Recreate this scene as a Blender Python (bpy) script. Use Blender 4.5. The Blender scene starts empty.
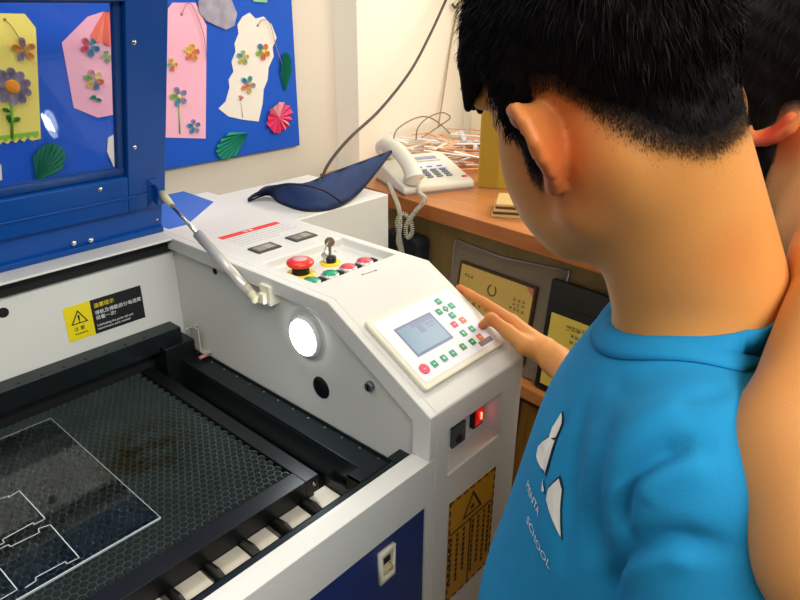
import bpy, bmesh, math, random
import numpy as np
from mathutils import Vector, Matrix
from mathutils.bvhtree import BVHTree

random.seed(7); np.random.seed(7)
SC = bpy.context.scene
COL = SC.collection

# ------------------------------------------------------------------ camera, world, lights, exposure
cd = bpy.data.cameras.new('camera'); cam = bpy.data.objects.new('camera', cd); COL.objects.link(cam)
cd.sensor_width = 36; cd.lens = 29.914; cd.clip_start = .02; cd.clip_end = 50
cam.matrix_world = Matrix(((0.66762, 0.30122, -0.68088, 0), (-0.74449, 0.27606, -0.60787, 0), (0.00486, 0.91274, 0.40854, 1.35), (0, 0, 0, 1)))
SC.camera = cam

w = bpy.data.worlds.new('world'); SC.world = w; w.use_nodes = True
bg = w.node_tree.nodes['Background']; bg.inputs[0].default_value = (.80, .90, 1, 1); bg.inputs[1].default_value = .01

def area(name, loc, size, energy, color, target):
    l = bpy.data.lights.new(name, 'AREA'); l.shape = 'RECTANGLE'; l.size, l.size_y = size; l.energy = energy; l.color = color
    o = bpy.data.objects.new(name, l); COL.objects.link(o); o.location = loc
    o.rotation_euler = (Vector(target) - Vector(loc)).to_track_quat('-Z', 'Y').to_euler(); return o
area('window_daylight', (1.90, .62, 1.60), (1.0, .9), 12.5, (1, .96, .88), (.6, .8, 1.0))
LAMPS = ((.45, 1.0, 7.5), (-.9, .9, 6), (.3, -1.0, 35), (-.9, -1.0, 33))
for x_, y_, e_ in LAMPS: area('ceiling_lamp_light', (x_, y_, 2.55), (1.2, .35), e_, (1, .99, .97), (x_, y_, 0))

SC.view_settings.view_transform = 'Standard'; SC.view_settings.look = 'None'
SC.view_settings.exposure = 0; SC.view_settings.gamma = 1; SC.view_settings.use_curve_mapping = False

# ------------------------------------------------------------------ materials
def lin(h):
    h = h.lstrip('#'); v = [int(h[i:i+2], 16) / 255 for i in (0, 2, 4)]
    return tuple(c / 12.92 if c <= .04045 else ((c + .055) / 1.055) ** 2.4 for c in v) + (1,)
MATS = {}
def mat(name, col, rough=.5, metal=0., emit=None, es=1., trans=0., spec=.5, noise=0., nscale=30., bump=0., bscale=200., sss=0., coat=0., ior=1.45, alpha=1., attr=None):
    if name in MATS: return MATS[name]
    m = bpy.data.materials.new(name); m.use_nodes = True; nt = m.node_tree; b = nt.nodes['Principled BSDF']
    c = lin(col) if isinstance(col, str) else tuple(col) + (1,)
    b.inputs['Base Color'].default_value = c; b.inputs['Roughness'].default_value = rough; b.inputs['Metallic'].default_value = metal
    b.inputs['Specular IOR Level'].default_value = spec; b.inputs['Transmission Weight'].default_value = trans; b.inputs['IOR'].default_value = ior
    b.inputs['Coat Weight'].default_value = coat; b.inputs['Alpha'].default_value = alpha
    if sss: b.inputs['Subsurface Weight'].default_value = sss; b.inputs['Subsurface Radius'].default_value = (.012, .005, .003); b.inputs['Subsurface Scale'].default_value = 1
    if emit: b.inputs['Emission Color'].default_value = lin(emit); b.inputs['Emission Strength'].default_value = es
    tc = nt.nodes.new('ShaderNodeTexCoord')
    src = None
    if noise:
        n = nt.nodes.new('ShaderNodeTexNoise'); n.inputs['Scale'].default_value = nscale; n.inputs['Detail'].default_value = 4
        nt.links.new(tc.outputs['Object'], n.inputs['Vector'])
        mx = nt.nodes.new('ShaderNodeMix'); mx.data_type = 'RGBA'
        mx.inputs[6].default_value = tuple(min(1, x * (1 - noise)) for x in c[:3]) + (1,); mx.inputs[7].default_value = tuple(min(1, x * (1 + noise)) for x in c[:3]) + (1,)
        nt.links.new(n.outputs['Fac'], mx.inputs[0]); nt.links.new(mx.outputs[2], b.inputs['Base Color']); src = mx.outputs[2]
    if attr:
        a = nt.nodes.new('ShaderNodeAttribute'); a.attribute_name = attr[0]
        mx = nt.nodes.new('ShaderNodeMix'); mx.data_type = 'RGBA'; mx.inputs[6].default_value = c; mx.inputs[7].default_value = lin(attr[1])
        if src: nt.links.new(src, mx.inputs[6])
        nt.links.new(a.outputs['Fac'], mx.inputs[0]); nt.links.new(mx.outputs[2], b.inputs['Base Color'])
    if bump:
        n = nt.nodes.new('ShaderNodeTexNoise'); n.inputs['Scale'].default_value = bscale; n.inputs['Detail'].default_value = 3
        nt.links.new(tc.outputs['Object'], n.inputs['Vector'])
        bp = nt.nodes.new('ShaderNodeBump'); bp.inputs['Strength'].default_value = bump; bp.inputs['Distance'].default_value = .002
        nt.links.new(n.outputs['Fac'], bp.inputs['Height']); nt.links.new(bp.outputs[0], b.inputs['Normal'])
    MATS[name] = m; return m
def wood(name, c1, c2, scale=6., rough=.4, axis='Y', stretch=14.):
    m = mat(name, c1, rough); nt = m.node_tree; b = nt.nodes['Principled BSDF']
    tc = nt.nodes.new('ShaderNodeTexCoord'); mp = nt.nodes.new('ShaderNodeMapping')
    s = [stretch, stretch, stretch]; s['XYZ'.index(axis)] = 1; mp.inputs['Scale'].default_value = s
    n = nt.nodes.new('ShaderNodeTexNoise'); n.inputs['Scale'].default_value = scale; n.inputs['Detail'].default_value = 6
    r = nt.nodes.new('ShaderNodeValToRGB'); r.color_ramp.elements[0].position = .3; r.color_ramp.elements[1].position = .72
    r.color_ramp.elements[0].color = lin(c2); r.color_ramp.elements[1].color = lin(c1)
    nt.links.new(tc.outputs['Object'], mp.inputs[0]); nt.links.new(mp.outputs[0], n.inputs['Vector']); nt.links.new(n.outputs['Fac'], r.inputs[0]); nt.links.new(r.outputs[0], b.inputs['Base Color'])
    return m

M_white = mat('white_powder_coat', '#DEDED5', .38, noise=.02, nscale=8, bump=.05, bscale=900)
M_cream = mat('cream_plastic', '#E9E5CC', .4)
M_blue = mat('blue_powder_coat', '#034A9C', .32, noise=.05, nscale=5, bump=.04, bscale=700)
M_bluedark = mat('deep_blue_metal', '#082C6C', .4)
M_black = mat('black_anodised_metal', '#15181A', .38, metal=.3, noise=.2, nscale=20)
M_rail = mat('brushed_black_rail', '#30383A', .28, metal=.75, noise=.15, nscale=40)
M_dark = mat('matte_black', '#0B0C0D', .7)
M_steel = mat('steel', '#C9CCCE', .25, metal=1)
M_steeld = mat('dark_steel', '#8a8d90', .35, metal=1)
M_honey = mat('honeycomb_metal', '#66746F', .32, metal=.7, noise=.3, nscale=14)
M_acr = mat('clear_acrylic', '#FFFFFF', .0, trans=1, ior=1.25, spec=.3)
M_edge = mat('frosted_acrylic_edge', '#DDE8E8', .35, trans=.3, ior=1.4)
M_red = mat('red_plastic', '#E8301E', .3, coat=.3)
M_rose = mat('rose_lens', '#EB4D5B', .3, coat=.3)
M_green = mat('green_lens', '#10A070', .3, coat=.3)
M_gkey = mat('green_key', '#17A578', .4)
M_gkey2 = mat('bright_green_key', '#0E9640', .4)
M_okey = mat('orange_key', '#F0803C', .4)
M_rkey = mat('red_key', '#EB4860', .4)
M_yel = mat('yellow_plastic', '#F2D322', .4)
M_brass = mat('brass', '#B0935A', .3, metal=1)
M_paperw = mat('white_paper', '#F2F0EC', .8)
M_ink = mat('black_ink', '#141414', .6)
M_lwhite = mat('white_ink', '#E8E8E6', .6)
M_lgrey = mat('grey_ink', '#A8A8AE', .6)
M_lred = mat('red_ink', '#E94138', .6)
M_lyel = mat('yellow_label', '#F0DC0A', .5)
M_wsy = mat('amber_label', '#C99016', .5)
M_rubber = mat('black_rubber', '#121214', .6)

# ------------------------------------------------------------------ mesh helpers
W = {}
def wm(o): return W.get(o.name, Matrix())
def props(o, label=None, cat=None, group=None, kind=None):
    if label: o['label'] = label
    if cat: o['category'] = cat
    if group: o['group'] = group
    if kind: o['kind'] = kind
    return o
def thing(name, label, cat, loc=(0, 0, 0), rotz=0, group=None):
    o = bpy.data.objects.new(name, None); COL.objects.link(o); o.empty_display_size = .05
    o.location = loc; o.rotation_euler = (0, 0, rotz); W[o.name] = Matrix.Translation(loc) @ Matrix.Rotation(rotz, 4, 'Z')
    return props(o, label, cat, group)
def obj(name, bm, m, parent=None, smooth=False, bevel=0., label=None, local=False, segs=2):
    """bm is a bmesh in world coordinates (local=True: in the parent's)"""
    me = bpy.data.meshes.new(name)
    if isinstance(bm, bmesh.types.BMesh):
        bmesh.ops.recalc_face_normals(bm, faces=bm.faces); bm.to_mesh(me); bm.free()
    else:
        me.from_pydata(*bm)
    o = bpy.data.objects.new(name, me); COL.objects.link(o)
    for x in (m if isinstance(m, (list, tuple)) else [m]): me.materials.append(x)
    if parent is not None:
        o.parent = parent
        if not local: me.transform(wm(parent).inverted())
        W[o.name] = wm(parent).copy()
    if smooth:
        for p in me.polygons: p.use_smooth = True
    if bevel:
        b = o.modifiers.new('bevel', 'BEVEL'); b.width = bevel; b.segments = segs; b.limit_method = 'ANGLE'; b.angle_limit = math.radians(40)
        for p in me.polygons: p.use_smooth = True
        wn = o.modifiers.new('wn', 'WEIGHTED_NORMAL'); wn.keep_sharp = False
    if label: o['label'] = label
    return o
def tag(o, label, cat, group=None, kind=None): return props(o, label, cat, group, kind)
def nb(): return bmesh.new()
def box(bm, lo, hi, mt=None):
    vs = [bm.verts.new((x, y, z)) for x in (lo[0], hi[0]) for y in (lo[1], hi[1]) for z in (lo[2], hi[2])]
    for f in ((0, 1, 3, 2), (4, 6, 7, 5), (0, 4, 5, 1), (2, 3, 7, 6), (0, 2, 6, 4), (1, 5, 7, 3)): bm.faces.new([vs[i] for i in f])
    if mt is not None: bmesh.ops.transform(bm, matrix=mt, verts=vs)
    return bm
def cyl(bm, a, b, r, r2=None, n=24, cap=True):
    a = Vector(a); b = Vector(b); r2 = r if r2 is None else r2
    z = (b - a).normalized(); x = z.orthogonal().normalized(); y = z.cross(x)
    A = []; B = []
    for i in range(n):
        t = 2 * math.pi * i / n; d = x * math.cos(t) + y * math.sin(t)
        A.append(bm.verts.new(a + d * r)); B.append(bm.verts.new(b + d * r2))
    for i in range(n): bm.faces.new((A[i], A[(i+1) % n], B[(i+1) % n], B[i]))
    if cap: bm.faces.new(A[::-1]); bm.faces.new(B)
    return bm
def lathe(bm, prof, mt, n=28):
    """prof: (radius, height) pairs"""
    rings = []
    for r, h in prof:
        rings.append([bm.verts.new(mt @ Vector((r * math.cos(2*math.pi*i/n), r * math.sin(2*math.pi*i/n), h))) for i in range(n)] if r > 1e-6 else [bm.verts.new(mt @ Vector((0, 0, h)))])
    for a, b in zip(rings, rings[1:]):
        for i in range(n):
            j = (i + 1) % n
            if len(a) == 1 and len(b) == 1: continue
            if len(a) == 1: bm.faces.new((a[0], b[i], b[j]))
            elif len(b) == 1: bm.faces.new((a[i], a[j], b[0]))
            else: bm.faces.new((a[i], a[j], b[j], b[i]))
    return bm
def catmull(pts, per=8, closed=False):
    P = [Vector(p) for p in pts]; out = []; n = len(P)
    rng = range(n if closed else n - 1)
    for i in rng:
        g = (lambda k: P[k % n]) if closed else (lambda k: P[max(0, min(n - 1, k))])
        p0, p1, p2, p3 = g(i-1), g(i), g(i+1), g(i+2)
        for s in range(per):
            t = s / per
            out.append(.5 * ((2*p1) + (p2-p0)*t + (2*p0-5*p1+4*p2-p3)*t*t + (3*p1-p0-3*p2+p3)*t**3))
    if not closed: out.append(P[-1])
    return out
def tube(bm, pts, r, n=8, closed=False, flat=None):
    """r: radius or function of 0..1; flat: (normal, ratio) squashes the section"""
    P = [Vector(p) for p in pts]; N = len(P); rings = []; up = None
    for i in range(N):
        a = P[(i-1) % N] if (closed or i > 0) else P[i]; b = P[(i+1) % N] if (closed or i < N-1) else P[i]
        t = (b - a).normalized() if (b - a).length > 1e-9 else Vector((0, 0, 1))
        if up is None: up = t.orthogonal().normalized()
        up = (up - t * up.dot(t)); up = up.normalized() if up.length > 1e-6 else t.orthogonal().normalized()
        s = t.cross(up); rr = r(i / max(1, N-1)) if callable(r) else r
        rings.append([bm.verts.new(P[i] + (up * math.cos(2*math.pi*k/n) + s * math.sin(2*math.pi*k/n)) * rr) for k in range(n)])
    for i in range(N if closed else N - 1):
        A = rings[i]; B = rings[(i+1) % N]
        for k in range(n): bm.faces.new((A[k], A[(k+1) % n], B[(k+1) % n], B[k]))
    if not closed: bm.faces.new(rings[0][::-1]); bm.faces.new(rings[-1])
    return bm
def prism(bm, poly, mt, h):
    """poly (u,v) in the mt frame, from w=0 to w=h"""
    A = [bm.verts.new(mt @ Vector((p[0], p[1], 0))) for p in poly]; B = [bm.verts.new(mt @ Vector((p[0], p[1], h))) for p in poly]
    n = len(poly); bm.faces.new(A[::-1]); bm.faces.new(B)
    for i in range(n): bm.faces.new((A[i], A[(i+1) % n], B[(i+1) % n], B[i]))
    return bm
def frame(o, u, v, wv):
    u, v, wv = Vector(u), Vector(v), Vector(wv)
    return Matrix(((u.x, v.x, wv.x, o[0]), (u.y, v.y, wv.y, o[1]), (u.z, v.z, wv.z, o[2]), (0, 0, 0, 1)))
def extr_x(bm, prof, x0, x1):  # prof (y,z)
    return prism(bm, prof, frame((x0, 0, 0), (0, 1, 0), (0, 0, 1), (1, 0, 0)), x1 - x0)
def cut(o, cutter_bm):
    me = bpy.data.meshes.new('cutter'); bmesh.ops.recalc_face_normals(cutter_bm, faces=cutter_bm.faces)
    cutter_bm.to_mesh(me); cutter_bm.free()
    if o.parent is not None: me.transform(wm(o.parent).inverted())
    c = bpy.data.objects.new('cutter', me); COL.objects.link(c)
    if o.parent is not None: c.parent = o.parent
    mods = [(m.type, m.width, m.segments) for m in o.modifiers if m.type == 'BEVEL']
    o.modifiers.clear()
    b = o.modifiers.new('b', 'BOOLEAN'); b.object = c; b.operation = 'DIFFERENCE'; b.solver = 'EXACT'
    bpy.context.view_layer.update(); dg = bpy.context.evaluated_depsgraph_get()
    new = bpy.data.meshes.new_from_object(o.evaluated_get(dg)); o.modifiers.clear(); o.data = new
    bpy.data.objects.remove(c)
    return o
def add_bevel(o, wd, segs=2):
    b = o.modifiers.new('bevel', 'BEVEL'); b.width = wd; b.segments = segs; b.limit_method = 'ANGLE'; b.angle_limit = math.radians(35)
    for p in o.data.polygons: p.use_smooth = True
    wn = o.modifiers.new('wn', 'WEIGHTED_NORMAL'); wn.keep_sharp = False
def text_mesh(s, size, mt, name, m, parent, vert=False, spacing=1., align='LEFT', extrude=.0002):
    c = bpy.data.curves.new('t', 'FONT'); c.body = s; c.size = size; c.extrude = extrude; c.align_x = align; c.space_line = spacing; c.resolution_u = 2
    t = bpy.data.objects.new('t', c); COL.objects.link(t); bpy.context.view_layer.update()
    me = bpy.data.meshes.new_from_object(t.evaluated_get(bpy.context.evaluated_depsgraph_get())); bpy.data.objects.remove(t)
    me.materials.clear(); me.transform(mt); me.name = name
    o = bpy.data.objects.new(name, me); COL.objects.link(o); me.materials.append(m)
    if parent is not None: o.parent = parent; me.transform(wm(parent).inverted()); W[o.name] = wm(parent).copy()
    return o
def join_into(o, others):
    """merge helper meshes (same parent space) into o as one mesh"""
    bm = bmesh.new(); mats = []
    for q in [o] + others:
        idx = {}
        for i, m in enumerate(q.data.materials):
            if m not in mats: mats.append(m)
            idx[i] = mats.index(m)
        n0 = len(bm.faces); bm.from_mesh(q.data); bm.faces.ensure_lookup_table()
        for f in bm.faces[n0:]: f.material_index = idx.get(f.material_index, 0)
    me = bpy.data.meshes.new(o.name); bm.to_mesh(me); bm.free()
    for m in mats: me.materials.append(m)
    o.data = me
    for q in others: bpy.data.objects.remove(q)
    return o
T = Matrix.Translation
def R(a, ax): return Matrix.Rotation(math.radians(a), 4, ax)

# ------------------------------------------------------------------ the room
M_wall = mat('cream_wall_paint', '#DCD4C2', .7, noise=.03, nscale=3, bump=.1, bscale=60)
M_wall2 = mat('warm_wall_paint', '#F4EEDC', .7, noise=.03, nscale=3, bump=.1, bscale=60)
M_floor = mat('grey_floor_tile', '#8C857A', .5, noise=.15, nscale=10)
def struct(name, bm, m, **k):
    o = obj(name, bm, m, **k); o['kind'] = 'structure'; return o
struct('floor', box(nb(), (-2.2, -2.0, -.05), (2.05, 1.6, 0)), M_floor)
struct('ceiling', box(nb(), (-2.2, -2.0, 2.6), (2.05, 1.6, 2.65)), M_wall2)
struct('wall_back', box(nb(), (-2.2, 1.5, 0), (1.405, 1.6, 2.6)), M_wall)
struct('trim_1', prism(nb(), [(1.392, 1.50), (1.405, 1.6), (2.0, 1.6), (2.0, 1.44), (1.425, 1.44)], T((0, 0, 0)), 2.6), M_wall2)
# right wall with a window opening y .2..1.05, z 1.02..2.1
b = nb()
box(b, (1.95, -2.0, 0), (2.05, .12, 2.6)); box(b, (1.95, 1.12, 0), (2.05, 1.44, 2.6)); box(b, (1.95, .12, 0), (2.05, 1.12, .98)); box(b, (1.95, .12, 2.15), (2.05, 1.12, 2.6))
struct('wall_right', b, M_wall2)
M_winf = mat('cream_window_frame', '#E9DDB4', .5)
b = nb()
for y0, y1, z0, z1 in ((.12, .17, .98, 2.15), (1.07, 1.12, .98, 2.15), (.6, .64, .98, 2.15), (.12, 1.12, .98, 1.03), (.12, 1.12, 2.10, 2.15)): box(b, (1.965, y0, z0), (2.01, y1, z1))
wf = struct('window_1', b, M_winf, bevel=.004)
o = obj('window_pane', box(nb(), (1.985, .17, 1.03), (1.989, 1.07, 2.10)), mat('frosted_window_glass', '#FFFFFF', .6, emit='#FFF6E0', es=1.6), wf)
LAB = ('above the laser cutter', 'near the wall with the blue board', 'behind the viewer at the right', 'behind the viewer at the left')
for i, (x, y, e_) in enumerate(LAMPS):
    t = thing('ceiling_lamp', 'long white ceiling lamp panel ' + LAB[i], 'lamp', (x, y, 2.565), 0, 'ceiling lamp panels')
    obj('lamp_housing', box(nb(), (x-.64, y-.2, 2.575), (x+.64, y+.2, 2.6)), M_white, t, bevel=.004)
    obj('diffuser', box(nb(), (x-.6, y-.17, 2.567), (x+.6, y+.17, 2.574)), mat('lamp_diffuser', '#FFFFFF', .6, emit='#FFF8EC', es=1.2), t)

# ------------------------------------------------------------------ laser cutter
MC = thing('laser_cutter', 'white and blue laser cutting machine with its lid open, button column at right', 'machine', (.1, .9, 0))
# column
prof = [(.47, .03), (.47, .837), (.67, .95), (1.333, .95), (1.333, .03)]
col = obj('control_column', extr_x(nb(), prof, .604, .824), M_white, MC)
cut(col, box(nb(), (.625, .734, .934), (.806, .866, .97)))
cut(col, box(nb(), (.634, .45, .7175), (.767, .508, .796)))
add_bevel(col, .0035)
# cheek lip round the side opening
lip = [(.47, .765), (.47, .837), (.67, .95), (1.145, .95), (1.145, .924), (.688, .924), (.503, .8195), (.503, .765)]
obj('cheek_rim', extr_x(nb(), lip, .590, .6045), M_white, MC, bevel=.002)
# front rail, panels, back plate
obj('front_ledge', extr_x(nb(), [(.47, .689), (.47, .765), (.497, .765), (.497, .762), (.505, .762), (.505, .72), (.484, .72), (.484, .689)], -.5, .6035), M_white, MC, bevel=.0015)
obj('front_post', box(nb(), (.5865, .4702, .03), (.6035, .49, .689)), M_white, MC, bevel=.0015)
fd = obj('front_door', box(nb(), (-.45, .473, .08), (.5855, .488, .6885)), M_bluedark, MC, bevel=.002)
lt = obj('door_latch', box(nb(), (.4865, .467, .616), (.517, .4735, .672)), M_cream, fd, bevel=.002, label='cream flush latch on the blue door')
cut(lt, box(nb(), (.4925, .46, .626), (.511, .4715, .662)))
b = nb(); box(b, (.4935, .4705, .645), (.510, .4735, .661)); obj('latch_slot', b, M_dark, lt)
b = nb(); cyl(b, (.4935, .4705, .636), (.510, .4705, .636), .006); obj('latch_lever', b, mat('yellowed_plastic', '#C8B98A', .4), lt, smooth=True)
obj('cabinet_body', extr_x(nb(), [(.50, .03), (.50, .60), (1.20, .60), (1.20, .945), (1.333, .945), (1.333, .03)], -.5, .603), M_white, MC)
obj('left_cheek', extr_x(nb(), [(.47, .60), (.47, .837), (.67, .95), (1.333, .95), (1.333, .6)], -.52, -.5), M_white, MC)
obj('back_plate', box(nb(), (-.5, 1.092, .946), (.5905, 1.333, .950)), M_white, MC, bevel=.001)
obj('back_slot', box(nb(), (-.5, 1.112, .919), (.600, 1.119, .9455)), M_dark, MC)
wb = obj('well_back_wall', box(nb(), (-.5, 1.1195, .62), (.6035, 1.13, .9455)), M_white, MC)
b = nb(); cyl(b, (0.2956, 1.1185, 0.8916), (0.2956, 1.125, 0.8916), .0085); obj('cable_hole', b, M_dark, wb)
# rails and well
obj('sump_floor', box(nb(), (-.5, .506, .60), (.6035, 1.119, .615)), mat('pale_sump_metal', '#D9D3C3', .5), MC)
b = nb(); box(b, (-.5, 1.082, .770), (.575, 1.1193, .7765)); box(b, (-.5, 1.0805, .740), (.575, 1.0835, .7765))
br = obj('back_rail', b, M_rail, MC, bevel=.0008)
for i in range(26): obj('rail_hole', cyl(nb(), (-.42 + i*.037, 1.091, .7763), (-.42 + i*.037, 1.091, .7773), .0022, n=10), M_dark, br)
b = nb(); box(b, (.557, .535, .712), (.5975, 1.064, .7185)); box(b, (.5975, .535, .712), (.6005, 1.064, .7225)); box(b, (.557, .535, .66), (.560, 1.06, .712)); box(b, (.575, .508, .725), (.603, .537, .748))
rr = obj('side_rail', b, M_rail, MC, bevel=.001)
for i in range(12): obj('rail_screw', cyl(nb(), (.591, .57 + i*.04, .7184), (.591, .57 + i*.04, .7202), .0020, n=12), M_steeld, rr, smooth=True)
b = nb(); box(b, (-.5, .506, .7425), (.585, .5285, .7465)); box(b, (-.5, .5255, .69), (.585, .5285, .7465))
obj('front_rail', b, M_rail, MC, bevel=.0008)
# corner bracket of the well
b = nb(); box(b, (.575, 1.065, .775), (.603, 1.0675, .777)); box(b, (.590, 1.045, .727), (.5925, 1.075, .777)); box(b, (.590, 1.03, .727), (.603, 1.075, .729))
obj('corner_bracket', b, mat('grey_bracket', '#B9B7AC', .4), MC)
b = nb(); cyl(b, (.577, 1.03, .726), (.597, 1.03, .726), .0035); obj('roller', b, mat('pink_plastic', '#C97C72', .4), MC, smooth=True)
b = nb(); box(b, (.530, .540, .69), (.5325, .575, .722)); box(b, (.530, .540, .7195), (.553, .575, .722)); cyl(b, (.5285, .558, .706), (.5305, .558, .706), .004)
obj('frame_bracket', b, M_black, MC)
# honeycomb tray
TZ = .70
tr = None
b = nb()
for lo, hi in (((.497, .629, .672), (.522, 1.16, TZ)), ((-.32, .629, .672), (.497, .660, TZ)), ((-.32, 1.108, .672), (.497, 1.112, TZ-.008)), ((-.345, .629, .672), (-.32, 1.112, TZ))):
    if hi[1] > 1.12: hi = (hi[0], 1.112, hi[2])
    box(b, lo, hi)
tr = obj('bed_frame', b, M_black, MC, bevel=.001)
obj('frame_screw', cyl(nb(), (.512, .6275, .688), (.512, .6295, .688), .0035, n=16), M_steel, tr, smooth=True); obj('frame_screw', cyl(nb(), (.523, .64, .688), (.5215, .64, .688), .0035, n=16), M_steel, tr, smooth=True)
V = []; F = []; s = .0066; th = .00036
cx0, cx1, cy0, cy1 = -.318, .497, .660, 1.108
dx = s * math.sqrt(3); dy = s * 1.5
def hwall(x0, y0, x1, y1):
    d = math.hypot(x1-x0, y1-y0); nx, ny = -(y1-y0)/d*th, (x1-x0)/d*th; k = len(V); zt, zb = TZ-.0015, TZ-.013
    V.extend([(x0+nx, y0+ny, zb), (x1+nx, y1+ny, zb), (x1+nx, y1+ny, zt), (x0+nx, y0+ny, zt), (x0-nx, y0-ny, zb), (x1-nx, y1-ny, zb), (x1-nx, y1-ny, zt), (x0-nx, y0-ny, zt)])
    F.extend([(k, k+1, k+2, k+3), (k+4, k+7, k+6, k+5), (k+3, k+2, k+6, k+7)])
j = 0; y = cy0 + s
while y < cy1 - s * .3:
    x = cx0 + dx * (.5 if j % 2 else 0) + dx*.5
    while x < cx1 - dx * .3:
        # three walls per cell: top-left, top-right, right
        hwall(x - dx/2, y + s/2, x, y + s); hwall(x, y + s, x + dx/2, y + s/2); hwall(x + dx/2, y + s/2, x + dx/2, y - s/2)
        x += dx
    y += dy; j += 1
hc = obj('honeycomb', (V, [], F), M_honey, tr)
def stain(m, c, rad, colr, amt):
    """a burnt patch of its own shape round the point c (in the machine's own coordinates)"""
    nt = m.node_tree; bs = nt.nodes['Principled BSDF']; tc = nt.nodes.new('ShaderNodeTexCoord'); vs = nt.nodes.new('ShaderNodeVectorMath'); vs.operation = 'DISTANCE'; vs.inputs[1].default_value = c
    ns = nt.nodes.new('ShaderNodeTexNoise'); ns.inputs['Scale'].default_value = 28; mr = nt.nodes.new('ShaderNodeMapRange'); mr.inputs[1].default_value = rad; mr.inputs[2].default_value = rad*.3; ml = nt.nodes.new('ShaderNodeMath'); ml.operation = 'MULTIPLY'
    m2 = nt.nodes.new('ShaderNodeMapRange'); m2.inputs[1].default_value = .38; m2.inputs[2].default_value = .6; m2.inputs[4].default_value = amt
    nt.links.new(tc.outputs['Object'], vs.inputs[0]); nt.links.new(vs.outputs['Value'], mr.inputs[0]); nt.links.new(tc.outputs['Object'], ns.inputs['Vector']); nt.links.new(ns.outputs['Fac'], m2.inputs[0]); nt.links.new(mr.outputs[0], ml.inputs[0]); nt.links.new(m2.outputs[0], ml.inputs[1])
    mx = nt.nodes.new('ShaderNodeMix'); mx.data_type = 'RGBA'; nt.links.new(bs.inputs['Base Color'].links[0].from_socket, mx.inputs[6]); mx.inputs[7].default_value = lin(colr); nt.links.new(ml.outputs[0], mx.inputs[0]); nt.links.new(mx.outputs[2], bs.inputs['Base Color'])
stc = Vector((0.3828, 0.8784, 0.7)) - Vector((.1, .9, 0))
stain(M_honey, stc, .10, '#4A3A10', .85)
b = nb(); box(b, (-.32, .66, .655), (.497, 1.108, .658)); BT = obj('bed_tray', b, mat('scorched_dark_tray', '#101412', .6, noise=.5, nscale=14), tr); stain(MATS['scorched_dark_tray'], stc, .11, '#2E2206', .9)
# comb supports in front of the tray
b = nb(); box(b, (-.345, .640, .655), (.520, .650, .6715))
for i in range(16):
    x = .548 - i*.056
    prism(b, [(.535, .648), (.645, .648), (.645, .672), (.629, .672), (.606, .676), (.535, .656)], frame((x, 0, 0), (0, 1, 0), (0, 0, 1), (1, 0, 0)), .004)
obj('bed_support', b, M_black, MC)
for i in range(15):
    x = .548 - (i+1)*.056
    obj('pale_slat', box(nb(), (x+.005, .532, .650), (x+.0545 - (i % 3)*.004, .645, .654)), mat('pale_slat_paint', '#E2DAC6', .5), MC)
obj('back_shade_panel', box(nb(), (-.5, 1.112, .616), (.575, 1.1193, .770)), M_dark, MC)  # black panel put in for the shade under the back rail
obj('corner_block', box(nb(), (.527, 1.062, .62), (.5900, 1.112, .752)), M_black, MC, bevel=.002)
# black strip laid in for the shade inside the side gap
obj('gap_shade_strip', box(nb(), (.5335, .60, .616), (.600, 1.08, .64)), M_dark, MC)

# warning sticker on the back wall of the well
lx0, lz0, lx1, lz1 = .3845, .802, .5275, .8675
FX = lambda x, z, y: frame((x, y, z), (1, 0, 0), (0, 0, 1), (0, -1, 0))
st = obj('caution_sticker', box(nb(), (lx0, 1.1188, lz0), (lx0 + .047, 1.1196, lz1)), M_lyel, wb, label='yellow and black caution sticker')
obj('sticker_text_field', box(nb(), (lx0 + .047, 1.1188, lz0), (lx1, 1.1196, lz1)), M_ink, wb, label='black half of the caution sticker')
def tri_sign(cx, cz, r, mtf, name, parent, m, th=.12):
    pts = [(0, r), (-r*.95, -r*.62), (r*.95, -r*.62)]; ins = [(0, r*(1-th*2.2)), (-r*(.95-th*1.9), -r*(.62-th)), (r*(.95-th*1.9), -r*(.62-th))]
    b = nb(); A = [b.verts.new(mtf @ Vector((cx+p[0], cz+p[1], 0))) for p in pts]; B = [b.verts.new(mtf @ Vector((cx+p[0], cz+p[1], 0))) for p in ins]
    for i in range(3): b.faces.new((A[i], A[(i+1) % 3], B[(i+1) % 3], B[i]))
    return b
F0 = FX(lx0, lz0, 1.1184)
b = tri_sign(.0235, .040, .016, F0, '', None, None)
for q in ([(.0225, .031+.004), (.0245, .031+.004), (.0255, .046), (.0215, .046)], [(.0223, .0318), (.0247, .0318), (.0247, .0338), (.0223, .0338)]): b.faces.new([b.verts.new(F0 @ Vector((p[0], p[1], 0))) for p in q])
w1 = obj('warning_symbol', b, M_ink, wb)
t1 = text_mesh('注 意', .0085, F0 @ T((.0115, .018, 0)), 'sticker_writing', M_ink, wb)
t2 = text_mesh('WARNING', .0048, F0 @ T((.0115, .010, 0)), 'sticker_writing', M_ink, wb)
join_into(t1, [t2])
text_mesh('溫馨提示', .0095, F0 @ T((.052, .050, 0)), 'sticker_heading', M_lyel, wb)
a1 = text_mesh('導軌及傳動部分每週需\n保養一次!', .0088, F0 @ T((.052, .0365, 0)), 'sticker_writing', M_lwhite, wb, spacing=1.15)
a2 = text_mesh('Lubricating the guide rail and\ntransmission parts weekly!', .0058, F0 @ T((.052, .0135, 0)), 'sticker_writing', M_lwhite, wb, spacing=1.2)
join_into(a1, [a2])

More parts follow.
